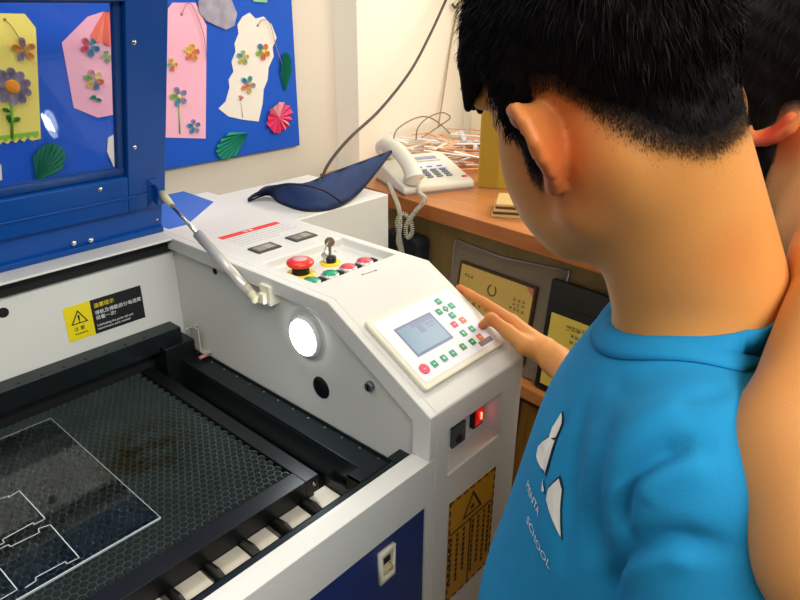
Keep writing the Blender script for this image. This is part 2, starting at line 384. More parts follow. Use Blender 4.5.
# cheek: LED work lamp, port hole, cam lock, small hole, strut mount
ck = col
b = nb(); lathe(b, [(0, 0), (.0335, 0), (.036, .002), (.036, .006), (.030, .009), (0, .009)], frame((.604, .737, .8655), (0, 1, 0), (0, 0, 1), (-1, 0, 0)))
lm = obj('work_lamp', b, mat('lamp_bezel', '#DADCDC', .3), MC, smooth=True, label='round LED work lamp, lit')
b = nb(); lathe(b, [(0, .0092), (.0305, .0092), (.0300, .0110), (0, .0135)], frame((.604, .737, .8655), (0, 1, 0), (0, 0, 1), (-1, 0, 0)))
obj('lamp_lens', b, mat('lit_led_lens', '#FFFFFF', .4, emit='#F4FAFF', es=14), lm, smooth=True, label='glowing white lens')
l = bpy.data.lights.new('work_lamp_glow', 'AREA'); l.shape = 'DISK'; l.size = .05; l.energy = .6; l.color = (.9, .96, 1)
lo = bpy.data.objects.new('work_lamp_glow', l); COL.objects.link(lo); lo.location = (.588, .737, .8655); lo.rotation_euler = Vector((-1, .15, -.25)).to_track_quat('-Z', 'Y').to_euler()
b = nb(); lathe(b, [(0, .0012), (.0185, .0012), (.0195, 0)], frame((.604, .709, .781), (0, 1, 0), (0, 0, 1), (-1, 0, 0))); obj('port_plug', b, mat('black_plug', '#0C0D16', .3), MC, smooth=True)
b = nb(); lathe(b, [(0, .0010), (.0062, .0010), (.0068, 0)], frame((.604, .983, .910), (0, 1, 0), (0, 0, 1), (-1, 0, 0))); obj('port_hole', b, M_dark, MC, smooth=True)
b = nb(); lathe(b, [(.0085, 0), (.0085, .005), (.0065, .0075), (.004, .0065), (0, .0065)], frame((.604, .596, .831), (0, 1, 0), (0, 0, 1), (-1, 0, 0))); lk = obj('cam_lock', b, M_steeld, MC, smooth=True)
b = nb(); box(b, (.5962, .595, .826), (.5978, .597, .836)); obj('key_slot', b, M_dark, lk)

# ------------------------------------------------------------------ lid
dl = Vector((0, -.2817, .9595)); nl = Vector((0, -.9595, -.2817)); P0 = Vector((.6, 1.136, .95))
LF = frame((0, P0.y, P0.z), (1, 0, 0), dl, nl)      # u = x, v = along the lid, w = towards the room
def lb(b, u0, u1, v0, v1, w0, w1): return box(b, (u0, v0, w0), (u1, v1, w1), LF)
LX0 = -.52
b = nb()
lb(b, .529, .600, .060, .60, -.03, 0); lb(b, LX0, .529, .060, .128, -.03, 0); lb(b, LX0, .529, .416, .60, -.03, 0); lb(b, LX0, -.44, .128, .416, -.03, 0)
lid = obj('lid', b, M_blue, MC, bevel=.002, label='open blue metal lid with a clear window')
b = nb(); lb(b, LX0, .600, 0, .060, -.045, -.010); obj('hinge_flange', b, M_blue, lid, bevel=.001)
b = nb(); lb(b, LX0, .600, -.001, .010, -.012, -.003); obj('hinge_lip', b, M_blue, lid, bevel=.001)
b = nb(); lb(b, LX0, .599, .088, .092, 0, .0025); obj('lid_seam', b, M_blue, lid, bevel=.001)
b = nb()
lb(b, .515, .529, .132, .416, -.022, -.010); lb(b, -.44, .529, .128, .143, -.022, -.008); lb(b, -.44, .529, .410, .416, -.022, -.010)
obj('window_frame', b, mat('dark_blue_frame', '#0C3F80', .35), lid, bevel=.004)  # recessed inner frame, a darker blue of its own
b = nb(); lb(b, -.44, .516, .142, .411, -.020, -.017)
obj('window_pane', b, mat('clear_lid_window', '#F2F8FF', .02, trans=1, ior=1.25, spec=.5), lid)
for u, v in ((.542, .356), (.541, .182), (.479, .116), (.25, .116), (-.1, .116)): obj('lid_screw', lathe(nb(), [(0, .0028), (.002, .0028), (.0042, .0012), (.0045, 0)], LF @ T((u, v, 0)), n=14), M_steel, lid, smooth=True)
for u, v in ((0.4327, 0.0181), (0.4623, 0.0158)):
    b = nb(); lathe(b, [(0, .006), (.003, .006), (.0055, .003), (.006, 0)], LF @ T((u, v, -.010)), n=18); obj('dome_bolt', b, M_steel, lid, smooth=True)
b = nb(); lathe(b, [(0, .0012), (.0022, .0012), (.0025, 0)], LF @ T((.590, .024, -.010)), n=12); obj('rivet', b, M_steel, lid, smooth=True)
# strut bracket on lid
b = nb(); lb(b, .566, .584, .062, .117, 0, .003); lb(b, .574, .577, .072, .108, .003, .018); cyl(b, LF @ Vector((.575, .087, .012)), LF @ Vector((.590, .087, .012)), .0035)
bk = obj('strut_bracket', b, M_blue, lid, bevel=.002)
for u, v in ((.570, .072), (.571, .108)): obj('bracket_screw', lathe(nb(), [(0, .003), (.003, .002), (.003, 0)], LF @ T((u, v, .003)), n=12), M_bluedark, bk, smooth=True)
# gas strut
pa = LF @ Vector((.588, .087, .014)); pb = Vector((.572, .822, .915)); dv = (pb - pa).normalized(); Ls = (pb - pa).length
sb = nb(); cyl(sb, pa + dv*.0, pa + dv*Ls*.42, .0036)
sr = obj('gas_strut', sb, M_steel, MC, smooth=True, label='steel gas strut')
b = nb(); cyl(b, pa + dv*Ls*.40, pb - dv*.012, .0085, n=24); obj('strut_cylinder', b, mat('satin_grey_tube', '#C6C4BB', .3, metal=.3), sr, smooth=True, bevel=0)
b = nb(); tube(b, [pa - dv*.006, pa + dv*.012, pa + dv*.03], lambda t: .0085 - .003*t, n=14); obj('strut_end_cap', b, mat('ivory_cap', '#CFC8A8', .4), sr, smooth=True)
b = nb(); tube(b, [pb - dv*.028, pb - dv*.008, pb + dv*.004], lambda t: .009 - .002*t, n=14); obj('strut_end_cap', b, mat('ivory_cap', '#CFC8A8', .4), sr, smooth=True)
b = nb(); box(b, (.584, .800, .903), (.6045, .826, .937)); box(b, (.5755, .806, .907), (.584, .820, .925)); obj('strut_mount', b, M_cream, MC, bevel=.002)

# ------------------------------------------------------------------ column top
def topf(z=.9501): return frame((0, 0, z), (1, 0, 0), (0, 1, 0), (0, 0, 1))
b = nb(); box(b, (.648, 1.017, .9499), (.783, 1.033, .9504)); nt_ = obj('notice_bar', b, M_lred, MC, label='red printed bar'); 
text_mesh('注 意', .010, topf(.9506) @ T((.7, 1.0215, 0)), 'notice_heading', M_lwhite, nt_)
b = nb()
rr_ = random.Random(3)
for r in range(5):
    x = .652
    while x < .778 - (0 if r < 4 else .05):
        wd = rr_.uniform(.006, .016); box(b, (x, 1.008 - r*.011, .9499), (x + wd, 1.0095 - r*.011, .9502)); x += wd + .002
obj('notice_writing', b, M_lgrey, MC, label='faint grey lines of small print')
def meter(x0, x1):
    b = nb(); box(b, (x0, .905, .9495), (x1, .939, .9525)); m_ = obj('meter_window', b, mat('meter_bezel', '#3E4142', .4), MC, bevel=.001)
    b = nb(); box(b, (x0+.006, .911, .952), (x1-.006, .933, .9528)); obj('meter_display', b, mat('meter_face', '#8C8A78' if x0 < .7 else '#586068', .25), m_)
    b = nb(); box(b, (x0+.026, .913, .9527), (x1-.01, .931, .9531)); obj('meter_scale', b, mat('meter_inner', '#A3A18C', .3), m_)
meter(.646, .697); meter(.730, .782)
RF = .934
# emergency stop
E0 = T((.660, .812, RF)) @ Matrix.Diagonal((1.2, 1.2, .78, 1))
b = nb(); lathe(b, [(.020, 0), (.020, .003), (.013, .0035)], E0); es = obj('emergency_stop', b, M_yel, MC, smooth=True, label='red mushroom emergency stop on a yellow ring')
b = nb(); lathe(b, [(.012, .003), (.012, .016), (.0145, .018), (.0145, .021), (.012, .022)], E0); obj('stop_stem', b, M_rubber, es, smooth=True)
b = nb(); lathe(b, [(.013, .0215), (.018, .022), (.0195, .026), (.0185, .031), (.014, .0345), (.006, .036), (0, .036)], E0, 36); hd = obj('stop_head', b, M_red, es, smooth=True)
b = nb(); lathe(b, [(.010, .0354), (.009, .0366), (0, .037)], E0); obj('stop_disc', b, mat('pale_rose_disc', '#D9A0A0', .4), hd, smooth=True)
# key switch
K0 = T((.727, .812, RF))
b = nb(); lathe(b, [(.018, 0), (.018, .003), (.010, .0035)], K0); ks = obj('key_switch', b, M_yel, MC, smooth=True, label='key switch with keys in it')
b = nb(); lathe(b, [(.0095, .003), (.0105, .009), (.0105, .013), (.006, .0145), (0, .0145)], K0); obj('switch_barrel', b, mat('dark_barrel', '#2A2A30', .3, metal=.6), ks, smooth=True)
b = nb(); KV = frame((.727, .812, RF+.014), (.8, -.6, 0), (0, 0, 1), (-.6, -.8, 0))
prism(b, [(-.002, 0), (.002, 0), (.003, .018), (-.003, .018)], KV, .002)
prism(b, [(.009*math.cos(a*math.pi/8), .026 + .009*math.sin(a*math.pi/8)) for a in range(16)], KV, .0022)
obj('key', b, mat('old_brass_key', '#9C8468', .35, metal=.8), ks, bevel=.0004)
b = nb(); tube(b, catmull([KV @ Vector((.0, .028, .002)), KV @ Vector((-.007, .02, .006)), KV @ Vector((-.010, .008, .006)), KV @ Vector((-.004, .004, .005)), KV @ Vector((.002, .018, .004))], 6, True), .0009, 6, True); obj('key_ring', b, M_steel, ks, smooth=True)
b = nb(); KW = KV @ R(20, 'Z'); prism(b, [(-.012, -.006), (-.006, -.006), (-.004, .010), (-.009, .014), (-.014, .010)], KW @ T((0, 0, .005)), .0016); obj('key', b, M_steel, ks, bevel=.0004)
for i, (x, m_) in enumerate(((.636, 'g'), (.676, 'g'), (.717, 'r'), (.756, 'r'))):
    B0 = T((x, .757, RF))
    b = nb(); lathe(b, [(.0135, 0), (.0135, .006), (.0155, .0075), (.0155, .010), (.013, .012)], B0); pbn = obj('push_button', b, mat('button_ring', '#D8D8D2', .3, metal=.4), MC, smooth=True, label=('green' if m_ == 'g' else 'red') + ' round push button')
    b = nb(); lathe(b, [(.0127, .0105), (.0122, .0135), (0, .0142)], B0); obj('button_lens', b, M_green if m_ == 'g' else M_rose, pbn, smooth=True)
    b = nb(); box(b, (x+.016, .748, RF), (x+.024, .764, RF+.010)); obj('button_block', b, M_rubber, pbn, bevel=.001)
b = nb(); lathe(b, [(0, .002), (.003, .0015), (.0035, 0)], T((.775, .850, RF)), n=12); obj('panel_screw', b, M_steel, MC, smooth=True)
b = nb(); F_ = topf(.9503) @ T((.698, .704, 0)) @ R(-12, 'Z')
prism(b, [(0, 0), (.004, .0), (.004, .004), (0, .004)], F_, .0003); prism(b, [(.026, .003), (.031, .003), (.031, .007), (.026, .007)], F_, .0003); prism(b, [(.006, .0012), (.024, .004), (.024, .0055), (.006, .0027)], F_, .0003)
obj('printed_mark', b, mat('grey_mark', '#77716C', .6), MC)

# ------------------------------------------------------------------ controller panel on the slope
a_ = math.atan2(.113, .2)
SF = frame((0, .47, .837), (1, 0, 0), (0, math.cos(a_), math.sin(a_)), (0, -math.sin(a_), math.cos(a_)))
pu0, pu1, pv0, pv1 = .611, .806, .034, .171
def rrect(u0, v0, u1, v1, r, n=5):
    o = []
    for cx, cy, s0 in ((u1-r, v1-r, 0), (u0+r, v1-r, 90), (u0+r, v0+r, 180), (u1-r, v0+r, 270)):
        for k in range(n+1): t = math.radians(s0 + 90*k/n); o.append((cx + r*math.cos(t), cy + r*math.sin(t)))
    return o
b = nb(); prism(b, rrect(pu0, pv0, pu1, pv1, .006), SF, .0085); cp = obj('control_panel', b, M_cream, MC, bevel=.0025, label='cream control panel with screen and keypad')
b = nb(); prism(b, rrect(pu0+.008, pv0+.010, pu1-.008, pv1-.008, .004), SF @ T((0, 0, .0086)), .0004); obj('panel_foil', b, mat('panel_foil_white', '#EEECF2', .35), cp)
PH = .0092
scr = [(0.642, 0.138), (0.7253, 0.1389), (0.7242, 0.0824), (0.6425, 0.0827)]
su0 = (scr[0][0] + scr[3][0]) / 2; su1 = (scr[1][0] + scr[2][0]) / 2; sv1 = (scr[0][1] + scr[1][1]) / 2; sv0 = (scr[2][1] + scr[3][1]) / 2
b = nb(); prism(b, rrect(su0, sv0, su1, sv1, .001), SF @ T((0, 0, .0088)), .0006); sc_ = obj('screen_bezel', b, mat('grey_bezel', '#7C8AA6', .4), cp)
M_lcd = mat('pale_blue_lcd', '#8AA4B6', .15, emit='#8DB4D0', es=.10)
b = nb(); prism(b, rrect(su0+.003, sv0+.004, su1-.004, sv1-.004, .001), SF @ T((0, 0, .0092)), .0005); obj('screen', b, M_lcd, sc_)
b = nb()
for u0, v0, u1, v1 in ((.38, .80, .95, .92), (.48, .55, .62, .78), (.70, .70, .93, .76), (.70, .60, .88, .65)): prism(b, rrect(su0 + (su1-su0)*u0, sv0 + (sv1-sv0)*v0, su0 + (su1-su0)*u1, sv0 + (sv1-sv0)*v1, .0004), SF @ T((0, 0, .0097)), .0002)
obj('screen_readout', b, mat('lcd_writing', '#8A94B4', .3), sc_)
KEYS = [(0.7566, 0.1481) + ('g',), (0.7724, 0.1312) + ('g',), (0.7411, 0.1318) + ('g',), (0.7571, 0.1312) + ('d',), (0.7578, 0.1161) + ('g',), (0.7466, 0.1008) + ('r',), (0.768, 0.1009) + ('o',), (0.7478, 0.0811) + ('g',), (0.7692, 0.0807) + ('g',), (0.7693, 0.0625) + ('o',), (0.7488, 0.0622) + ('G',), (0.7259, 0.0626) + ('G',), (0.7002, 0.0617) + ('g',), (0.6791, 0.062) + ('g',), (0.6568, 0.0619) + ('g',), (0.6352, 0.0627) + ('c',)]
KM = {'g': M_gkey, 'd': M_gkey, 'r': M_rkey, 'o': M_okey, 'G': M_gkey2, 'c': M_rkey}
for u, v, k in KEYS:
    h = .0052
    if k == 'c': pl = [(u + .0085*math.cos(i*math.pi/12), v + .0085*math.sin(i*math.pi/12)) for i in range(24)]
    elif k == 'd': pl = [(u, v-.0062), (u+.0062, v), (u, v+.0062), (u-.0062, v)]
    else: pl = rrect(u-h, v-h*1.05, u+h, v+h*1.05, .0012, 3)
    b = nb(); prism(b, pl, SF @ T((0, 0, .0089)), .0012); ko = obj('key_button', b, KM[k], cp, label={'g': 'green key', 'd': 'small green diamond key', 'r': 'red key', 'o': 'orange key', 'G': 'bright green key', 'c': 'round red key'}[k])
    b = nb(); q = .0024; hh = rr_.random()
    prism(b, [(u-q, v-.0006), (u+q, v-.0006), (u+q, v+.0006), (u-q, v+.0006)] if hh > .5 else [(u-.0006, v-q), (u+.0006, v-q), (u+q*.7, v+q), (u-q, v+q*.6)], SF @ T((0, 0, .0101)), .0002)
    obj('key_mark', b, M_lwhite, ko)
M_smoke = mat('brown_print_strip', '#8E7A74', .5)
b = nb(); u9, v9 = (0.7828, 0.0505); prism(b, rrect(u9-.026, v9-.003, u9+.006, v9+.006, .001), SF @ T((0, 0, .0089)), .0003); obj('panel_print', b, M_smoke, cp)
# front recess: power rocker and socket
sx, sz = 0.749, 0.7505
kx, kz = 0.704, 0.7281
b = nb(); box(b, (kx-.017, .503, kz-.026), (kx+.017, .5085, kz+.026)); sk = obj('power_socket', b, mat('grey_socket', '#3C4648', .45), MC, bevel=.001)
b = nb(); lathe(b, [(0, .003), (.006, .003), (.008, 0)], frame((kx, .503, kz), (1, 0, 0), (0, 0, 1), (0, -1, 0))); obj('socket_plug', b, M_dark, sk, smooth=True)
b = nb(); box(b, (sx-.0125, .499, sz-.021), (sx+.0125, .5085, sz+.021)); ps = obj('power_switch', b, mat('switch_bezel', '#1C0A0A', .4), MC, bevel=.001, label='lit red rocker switch')
b = nb(); prism(b, [(.499, sz-.018), (.4945, sz), (.497, sz+.018), (.502, sz+.018), (.502, sz-.018)], frame((sx-.0095, 0, 0), (0, 1, 0), (0, 0, 1), (1, 0, 0)), .019); obj('switch_rocker', b, mat('lit_red_rocker', '#B00A08', .3, emit='#FF1408', es=.35), ps, bevel=.001)
b = nb(); box(b, (sx-.001, .4928, sz-.004), (sx+.001, .4955, sz+.008)); obj('switch_glow', b, mat('switch_filament', '#FF5030', .3, emit='#FF6040', es=6), ps)
# hazard label on the column front
hx0, hx1, hz0, hz1 = .6405, .7635, .452, .659
hz_l = obj('hazard_label', box(nb(), (hx0, .4692, hz0), (hx1, .4702, hz1)), M_wsy, col, label='amber hazard label with a black triangle')
b = nb()
def fr_(x0, z0, x1, z1): box(b, (x0, .4686, z0), (x1, .4693, z1))
x = hx0
while x < hx1: fr_(x, hz1-.004, min(x+.011, hx1), hz1-.001); fr_(x, hz0+.001, min(x+.011, hx1), hz0+.004); x += .018
z = hz0
while z < hz1: fr_(hx0+.001, z, hx0+.004, min(z+.011, hz1)); fr_(hx1-.004, z, hx1-.001, min(z+.011, hz1)); z += .018
fr_(hx0+.004, .592, hx1-.004, .5945); fr_(.6975, hz0+.004, .7000, .5925)
HF = FX(hx0, hz0, .4688)
b2 = tri_sign(.0615, .168, .028, HF, '', None, None, .13)
sp = [(math.cos(k*math.pi/8), math.sin(k*math.pi/8)) for k in range(16)]
b2.faces.new([b2.verts.new(HF @ Vector((.0615 + p[0]*(.009 if i % 2 else .003), .164 + p[1]*(.009 if i % 2 else .003), 0))) for i, p in enumerate(sp)])
h1 = obj('hazard_border', b, M_ink, col); h2 = obj('hazard_symbol', b2, M_ink, col)
b = nb(); rg = random.Random(5)
for cxn in (.648, .665, .682, .706, .722, .738, .752):
    z = .586
    while z > .472 + rg.random()*.02:
        for k in range(3):
            box(b, (cxn-.0035, .4686, z-.0013-k*.0025), (cxn+.0035*rg.uniform(.4, 1), .4693, z-k*.0025-.0003)); 
        box(b, (cxn-.0006+rg.uniform(-.002, .002), .4686, z-.008), (cxn+.0006+rg.uniform(-.001, .002), .4693, z)); z -= .0105
obj('hazard_writing', b, M_ink, col)
# sheet of blue film lying on the machine top behind the lid
def poly_sheet(name, pts, th, m, parent=None, **k):
    b = nb(); A = [b.verts.new(Vector(p)) for p in pts]; B = [b.verts.new(Vector(p) + Vector((0, 0, th))) for p in pts]; n = len(A)
    b.faces.new(A[::-1]); b.faces.new(B)
    for i in range(n): b.faces.new((A[i], A[(i+1) % n], B[(i+1) % n], B[i]))
    return obj(name, b, m, parent, **k)
tag(poly_sheet('blue_sheet', [(0.7844, 1.3698, 0.95), (0.7808, 1.2442, 0.95), (.655, 1.145, .95), (.615, 1.145, .95), (.612, 1.3698, .95)], .0012, mat('periwinkle_sheet', '#3E6FC4', .4)), 'flat blue sheet lying on the white machine top behind the lid', 'sheet')

# ------------------------------------------------------------------ acrylic work piece with cut outlines
AZ = .6988
def ply(pts, name, z0, z1, m, parent=None, inner=None, **k):
    b = nb(); prism(b, pts, T((0, 0, z0)), z1 - z0); return obj(name, b, m, parent, **k)
ac = thing('acrylic_sheet', 'clear acrylic sheet with interlocking shapes cut in it, lying on the honeycomb', 'sheet', (.2, .9, AZ))
ax0, ax1, ay0, ay1 = .0, .3125, .7185, 1.0775
AY = 1.0735
obj('sheet', box(nb(), (ax0, ay0, AZ+.0002), (ax1, AY, AZ + .003)), M_acr, ac)
b = nb()
def strip(p, q, wd=.0011, z=AZ+.0031):
    p = Vector((p[0], p[1])); q = Vector((q[0], q[1])); d = (q-p); L = d.length
    if L < 1e-6: return
    d /= L; n_ = Vector((-d.y, d.x))*wd/2; e = d*wd/2
    c = [p-e+n_, q+e+n_, q+e-n_, p-e-n_]; A = [b.verts.new((v.x, v.y, z)) for v in c]; B = [b.verts.new((v.x, v.y, z+.0003)) for v in c]
    b.faces.new(B); b.faces.new(A[::-1])
    for i in range(4): b.faces.new((A[i], A[(i+1) % 4], B[(i+1) % 4], B[i]))
strip((ax1, ay0), (ax1, AY), .0006); strip((ax0, ay0), (ax1, ay0), .0016); strip((ax0, AY), (ax1, AY), .0009)
box(b, (ax0, ay0-.0004, AZ+.0002), (ax1, ay0, AZ+.003))
def path(pp, closed=False):
    for p, q in zip(pp, pp[1:]): strip(p, q)
PTS1 = [(0.1794, 0.9215), (0.1904, 0.9187), (0.1878, 0.9153), (0.2042, 0.9194), (0.2054, 0.8329), (0.1907, 0.8321), (0.1913, 0.8371), (0.1513, 0.8346), (0.151, 0.827), (0.1462, 0.8271)]
PTS2 = [(0.1436, 0.8196), (0.1532, 0.8194), (0.1536, 0.8137), (0.1891, 0.8118), (0.1912, 0.8204), (0.2052, 0.8161), (0.2051, 0.7289), (0.1905, 0.7302), (0.1903, 0.7354), (0.1544, 0.7368), (0.1533, 0.7311), (0.1401, 0.7299)]
PTS3 = [(0.131, 0.7839), (0.1324, 0.7339), (0.1132, 0.7332)]
path(PTS1); path(PTS2); path(PTS3)
obj('cut_line', b, M_edge, ac)

# ------------------------------------------------------------------ display board and paper crafts
BY = 1.486
M_board = mat('cobalt_board', '#0054C6', .75, noise=.04, nscale=12)
tag(obj('display_board', box(nb(), (-.9, 1.488, .977), (1.234, 1.4995, 1.95)), M_board, bevel=.001), 'large cobalt blue display board hung on the cream wall', 'board')
def BF(x, z, y=BY, rot=0): return frame((x, y + .002, z), (1, 0, 0), (0, 0, 1), (0, -1, 0)) @ R(rot, 'Z')
COIL = {}
def cm(h): return mat('quilling_paper_' + h[1:], h, .7)
def pale(h): return '#' + ''.join('%02X' % int(int(h[i:i+2], 16)*.78 + 255*.22) for i in (1, 3, 5))
def petal_bm(b, F, L, wd, ang, h=.004, d=.0):
    """a quilled teardrop: rolled strip of paper standing on edge, with an inner curl"""
    P = F @ R(ang, 'Z')
    for s, n in ((1, 18), (.62, 14), (.3, 10)):
        pts = []
        for k in range(n):
            t = 2*math.pi*k/n; r = s
            x = L*.5 + (L*.5*r)*math.cos(t) + (1-s)*L*.16; y = wd*.5*r*math.sin(t)*(1 + .35*math.cos(t))
            pts.append((x + d, y))
        A = [b.verts.new(P @ Vector((p[0], p[1], .0003))) for p in pts]; B = [b.verts.new(P @ Vector((p[0], p[1], h))) for p in pts]
        A2 = [b.verts.new(P @ Vector(((p[0]-L*.5-d)*.88 + L*.5+d, p[1]*.88, .0003))) for p in pts]; B2 = [b.verts.new(P @ Vector(((p[0]-L*.5-d)*.88 + L*.5+d, p[1]*.88, h))) for p in pts]
        for i in range(n):
            j = (i+1) % n
            b.faces.new((A[i], A[j], B[j], B[i])); b.faces.new((B[i], B[j], B2[j], B2[i])); b.faces.new((A2[j], A2[i], B2[i], B2[j]))
    pts = [(L*.5 + d + L*.48*math.cos(2*math.pi*k/14), wd*.45*math.sin(2*math.pi*k/14)) for k in range(14)]
    b.faces.new([b.verts.new(P @ Vector((p[0], p[1], h*.45))) for p in pts])
def flower(parent, x, z, r, cols, center=None, n=None, rot=0, name='quilled_flower', wd=.6, y=BY - .0008, cr=.35):
    n = n or len(cols); F = BF(x, z, y); r *= 1.22; cols = [pale(c) for c in cols]
    root = None
    for i in range(n):
        b = nb(); petal_bm(b, F, r*.85, r*wd, rot + 360*i/n, d=r*.15)
        o = obj('petal' if root is not None else name, b, cm(cols[i % len(cols)]), root if root is not None else parent, label=None)
        if root is None: root = o
    if center:
        b = nb(); lathe(b, [(r*cr, 0), (r*cr, .004), (r*cr*.8, .0055), (0, .006)], F, n=16); obj('flower_centre', b, cm(center), root, smooth=True)
    return root
def stem(parent, pts, wd, h, name='paper_stem', y=BY - .0008):
    b = nb(); tube(b, [(p[0], y + .001, p[1]) for p in pts], wd/2, 6); return obj(name, b, cm(h), parent, smooth=True)
def leafpart(parent, x, z, L, wd, rot, h, name='paper_leaf'):
    b = nb(); petal_bm(b, BF(x, z, BY - .0008), L, wd, rot); return obj(name, b, cm(h), parent)
def tagcard(name, label, pts, colr, group=None):
    t = thing(name, label, 'paper tag', (sum(p[0] for p in pts)/len(pts), BY + .001, min(p[1] for p in pts)), 0, group)
    b = nb(); prism(b, pts, frame((0, BY + .0019, 0), (1, 0, 0), (0, 0, 1), (0, -1, 0)), .0012); obj('card', b, colr, t)
    return t
def string(parent, pts, h='#B08A5A'):
    b = nb(); tube(b, catmull([(p[0], BY - .0015 - p[2], p[1]) for p in pts], 6), .0009, 6); return obj('string', b, cm(h), parent, smooth=True)
def hole(parent, x, z):
    b = nb(); lathe(b, [(0, .0004), (.003, .0004), (.0032, 0)], BF(x, z, BY - .0012), n=12); return obj('punch_hole', b, mat('hole_shadow_brown', '#8E6F58', .8), parent)
# yellow tag
yt = tagcard('yellow_paper_tag', 'yellow paper tag with a big purple sunflower, seen through the lid window', [(0.4391, 1.0925), *[((0.4391, 1.0925)[0] + .0078*i, (0.4391, 1.0925)[1] - (.006 if i % 2 else 0)) for i in range(1, 12)], (0.5427, 1.0884), (0.5773, 1.3009), (0.562, 1.3265), (0.4793, 1.3288)], cm('#F5E36E'))
b = nb(); zx0, zz = (0.4395, 1.0944)
zg = []
for i in range(15): zg.append((zx0 + .0072*i, zz + .0035 - (.007 if i % 2 else 0)))
zg2 = zg + [(zg[-1][0], zz + .010), (zx0, zz + .010)]
prism(b, zg2, frame((0, BY + .0008, 0), (1, 0, 0), (0, 0, 1), (0, -1, 0)), .001); obj('zigzag_border', b, cm('#8CC63A'), yt)
hole(yt, *(0.5234, 1.3162))
string(yt, [(0.5234, 1.3162) + (0,), (0.5329, 1.3018) + (.002,), (0.542, 1.2762) + (.003,), (0.5455, 1.2577) + (.001,)])
flower(yt, *(0.5462, 1.2614), .019, ['#E9A23C', '#8E7A90', '#E58F2E', '#9A8AA0', '#F0A848'], None, rot=20, wd=.5)
flower(yt, *(0.5094, 1.1944), .030, ['#8C7C92', '#A595A8', '#7E7088'], '#F0941E', n=10, rot=10, wd=.42, cr=.38)
stem(yt, [(0.5028, 1.1644), (0.4882, 1.0977)], .006, '#6FAE2E'); leafpart(yt, *(0.4923, 1.1248), .018, .008, 100, '#3E8E3A'); leafpart(yt, *(0.4949, 1.1284), .017, .009, 20, '#6CAF35'); leafpart(yt, *(0.4954, 1.1478), .014, .008, 150, '#4E9E3A')
# pink tag behind the window
pt = tagcard('pink_paper_tag', 'pink paper tag with cut-off corners, partly hidden by the lid frame', [(0.6222, 1.2716), (0.6216, 1.1428), (0.6689, 1.1168), (0.7295, 1.121), (0.7718, 1.313), (0.7189, 1.3292), (0.6851, 1.3199)], cm('#F7B4C8'))
flower(pt, *(0.6784, 1.2618), .017, ['#2E8FAE', '#3FA6BE', '#E0567A', '#D9506E', '#38A0BC'], None, rot=-20, wd=.55)
flower(pt, *(0.6747, 1.1957), .018, ['#F2E08A', '#E9A0A0', '#7FC04A', '#F0C04A', '#4E86B8', '#E86F3A'], None, rot=40, wd=.5)
leafpart(pt, *(0.6589, 1.1578), .014, .007, 20, '#3FAF7A'); leafpart(pt, *(0.6697, 1.1568), .014, .007, -20, '#4FB88A'); flower(pt, *(0.7116, 1.2403), .011, ['#BFD98A', '#9CCF9A'], None, n=4)
# coral fan and scraps above it
def fan(name, label, cx, cz, r, a0, a1, n, h, h2, group=None, hgt=.008, asp=1., rot=0):
    b = nb(); F = BF(cx, cz, BY + .0005, rot); c = None; prev = None
    for i in range(n+1):
        a = math.radians(a0 + (a1-a0)*i/n); rr2 = r*(1 if i % 2 else .93)
        p0 = b.verts.new(F @ Vector((.12*r*math.cos(a), .12*r*math.sin(a)*asp, .002 + (hgt*.25 if i % 2 else 0)))); p1 = b.verts.new(F @ Vector((rr2*math.cos(a), rr2*math.sin(a)*asp, .0015 + (hgt if i % 2 else 0))))
        if prev: b.faces.new((prev[0], p0, p1, prev[1]))
        prev = (p0, p1)
    o = obj(name, b, [cm(h), cm(h2)]); m_ = o.modifiers.new('thick', 'SOLIDIFY'); m_.thickness = .0006; m_.offset = 1
    for i, p in enumerate(o.data.polygons): p.material_index = i % 3 == 1
    return tag(o, label, 'paper decoration', group)
fan('coral_paper_fan', 'pleated coral paper fan above the pink tag behind the window', *(0.7268, 1.3369), .075, 230, 330, 9, '#F2705A', '#F58A70')
# pleated leaves: a central rib and folded sides
def leaf(name, label, pts, tip, h, h2, folds=7, hgt=.006):
    """pts: outline left side then right side in board x,z; ribs run from the base"""
    b = nb(); base = Vector((pts[0][0], pts[0][1])); n = len(pts)
    mid = [base.lerp(Vector(tip), k/(n//2)) for k in range(n//2 + 1)]
    ring = [b.verts.new((p[0], BY + .001 - (hgt if i % 2 else .001), p[1])) for i, p in enumerate(pts)]
    c = b.verts.new(((base.x*.45 + tip[0]*.55), BY - hgt*1.2, (base.y*.45 + tip[1]*.55)))
    for i in range(n): b.faces.new((ring[i], ring[(i+1) % n], c))
    o = obj(name, b, [cm(h), cm(h2)]); m_ = o.modifiers.new('thick', 'SOLIDIFY'); m_.thickness = .0006
    for i, p in enumerate(o.data.polygons): p.material_index = i % 2
    return tag(o, label, 'paper decoration', 'folded green paper leaves')
def leaf_shape(a, c, wd, n=9):
    a = Vector(a); c = Vector(c); d = (c-a); nrm = Vector((-d.y, d.x)).normalized()
    up = [a + d*t/n + nrm*wd*math.sin(math.pi*min(1, (t/n)**.8)) for t in range(0, n+1)]; dn = [a + d*t/n - nrm*wd*math.sin(math.pi*min(1, (t/n)**.8)) for t in range(n-1, 0, -1)]
    return [tuple(p) for p in up + dn]
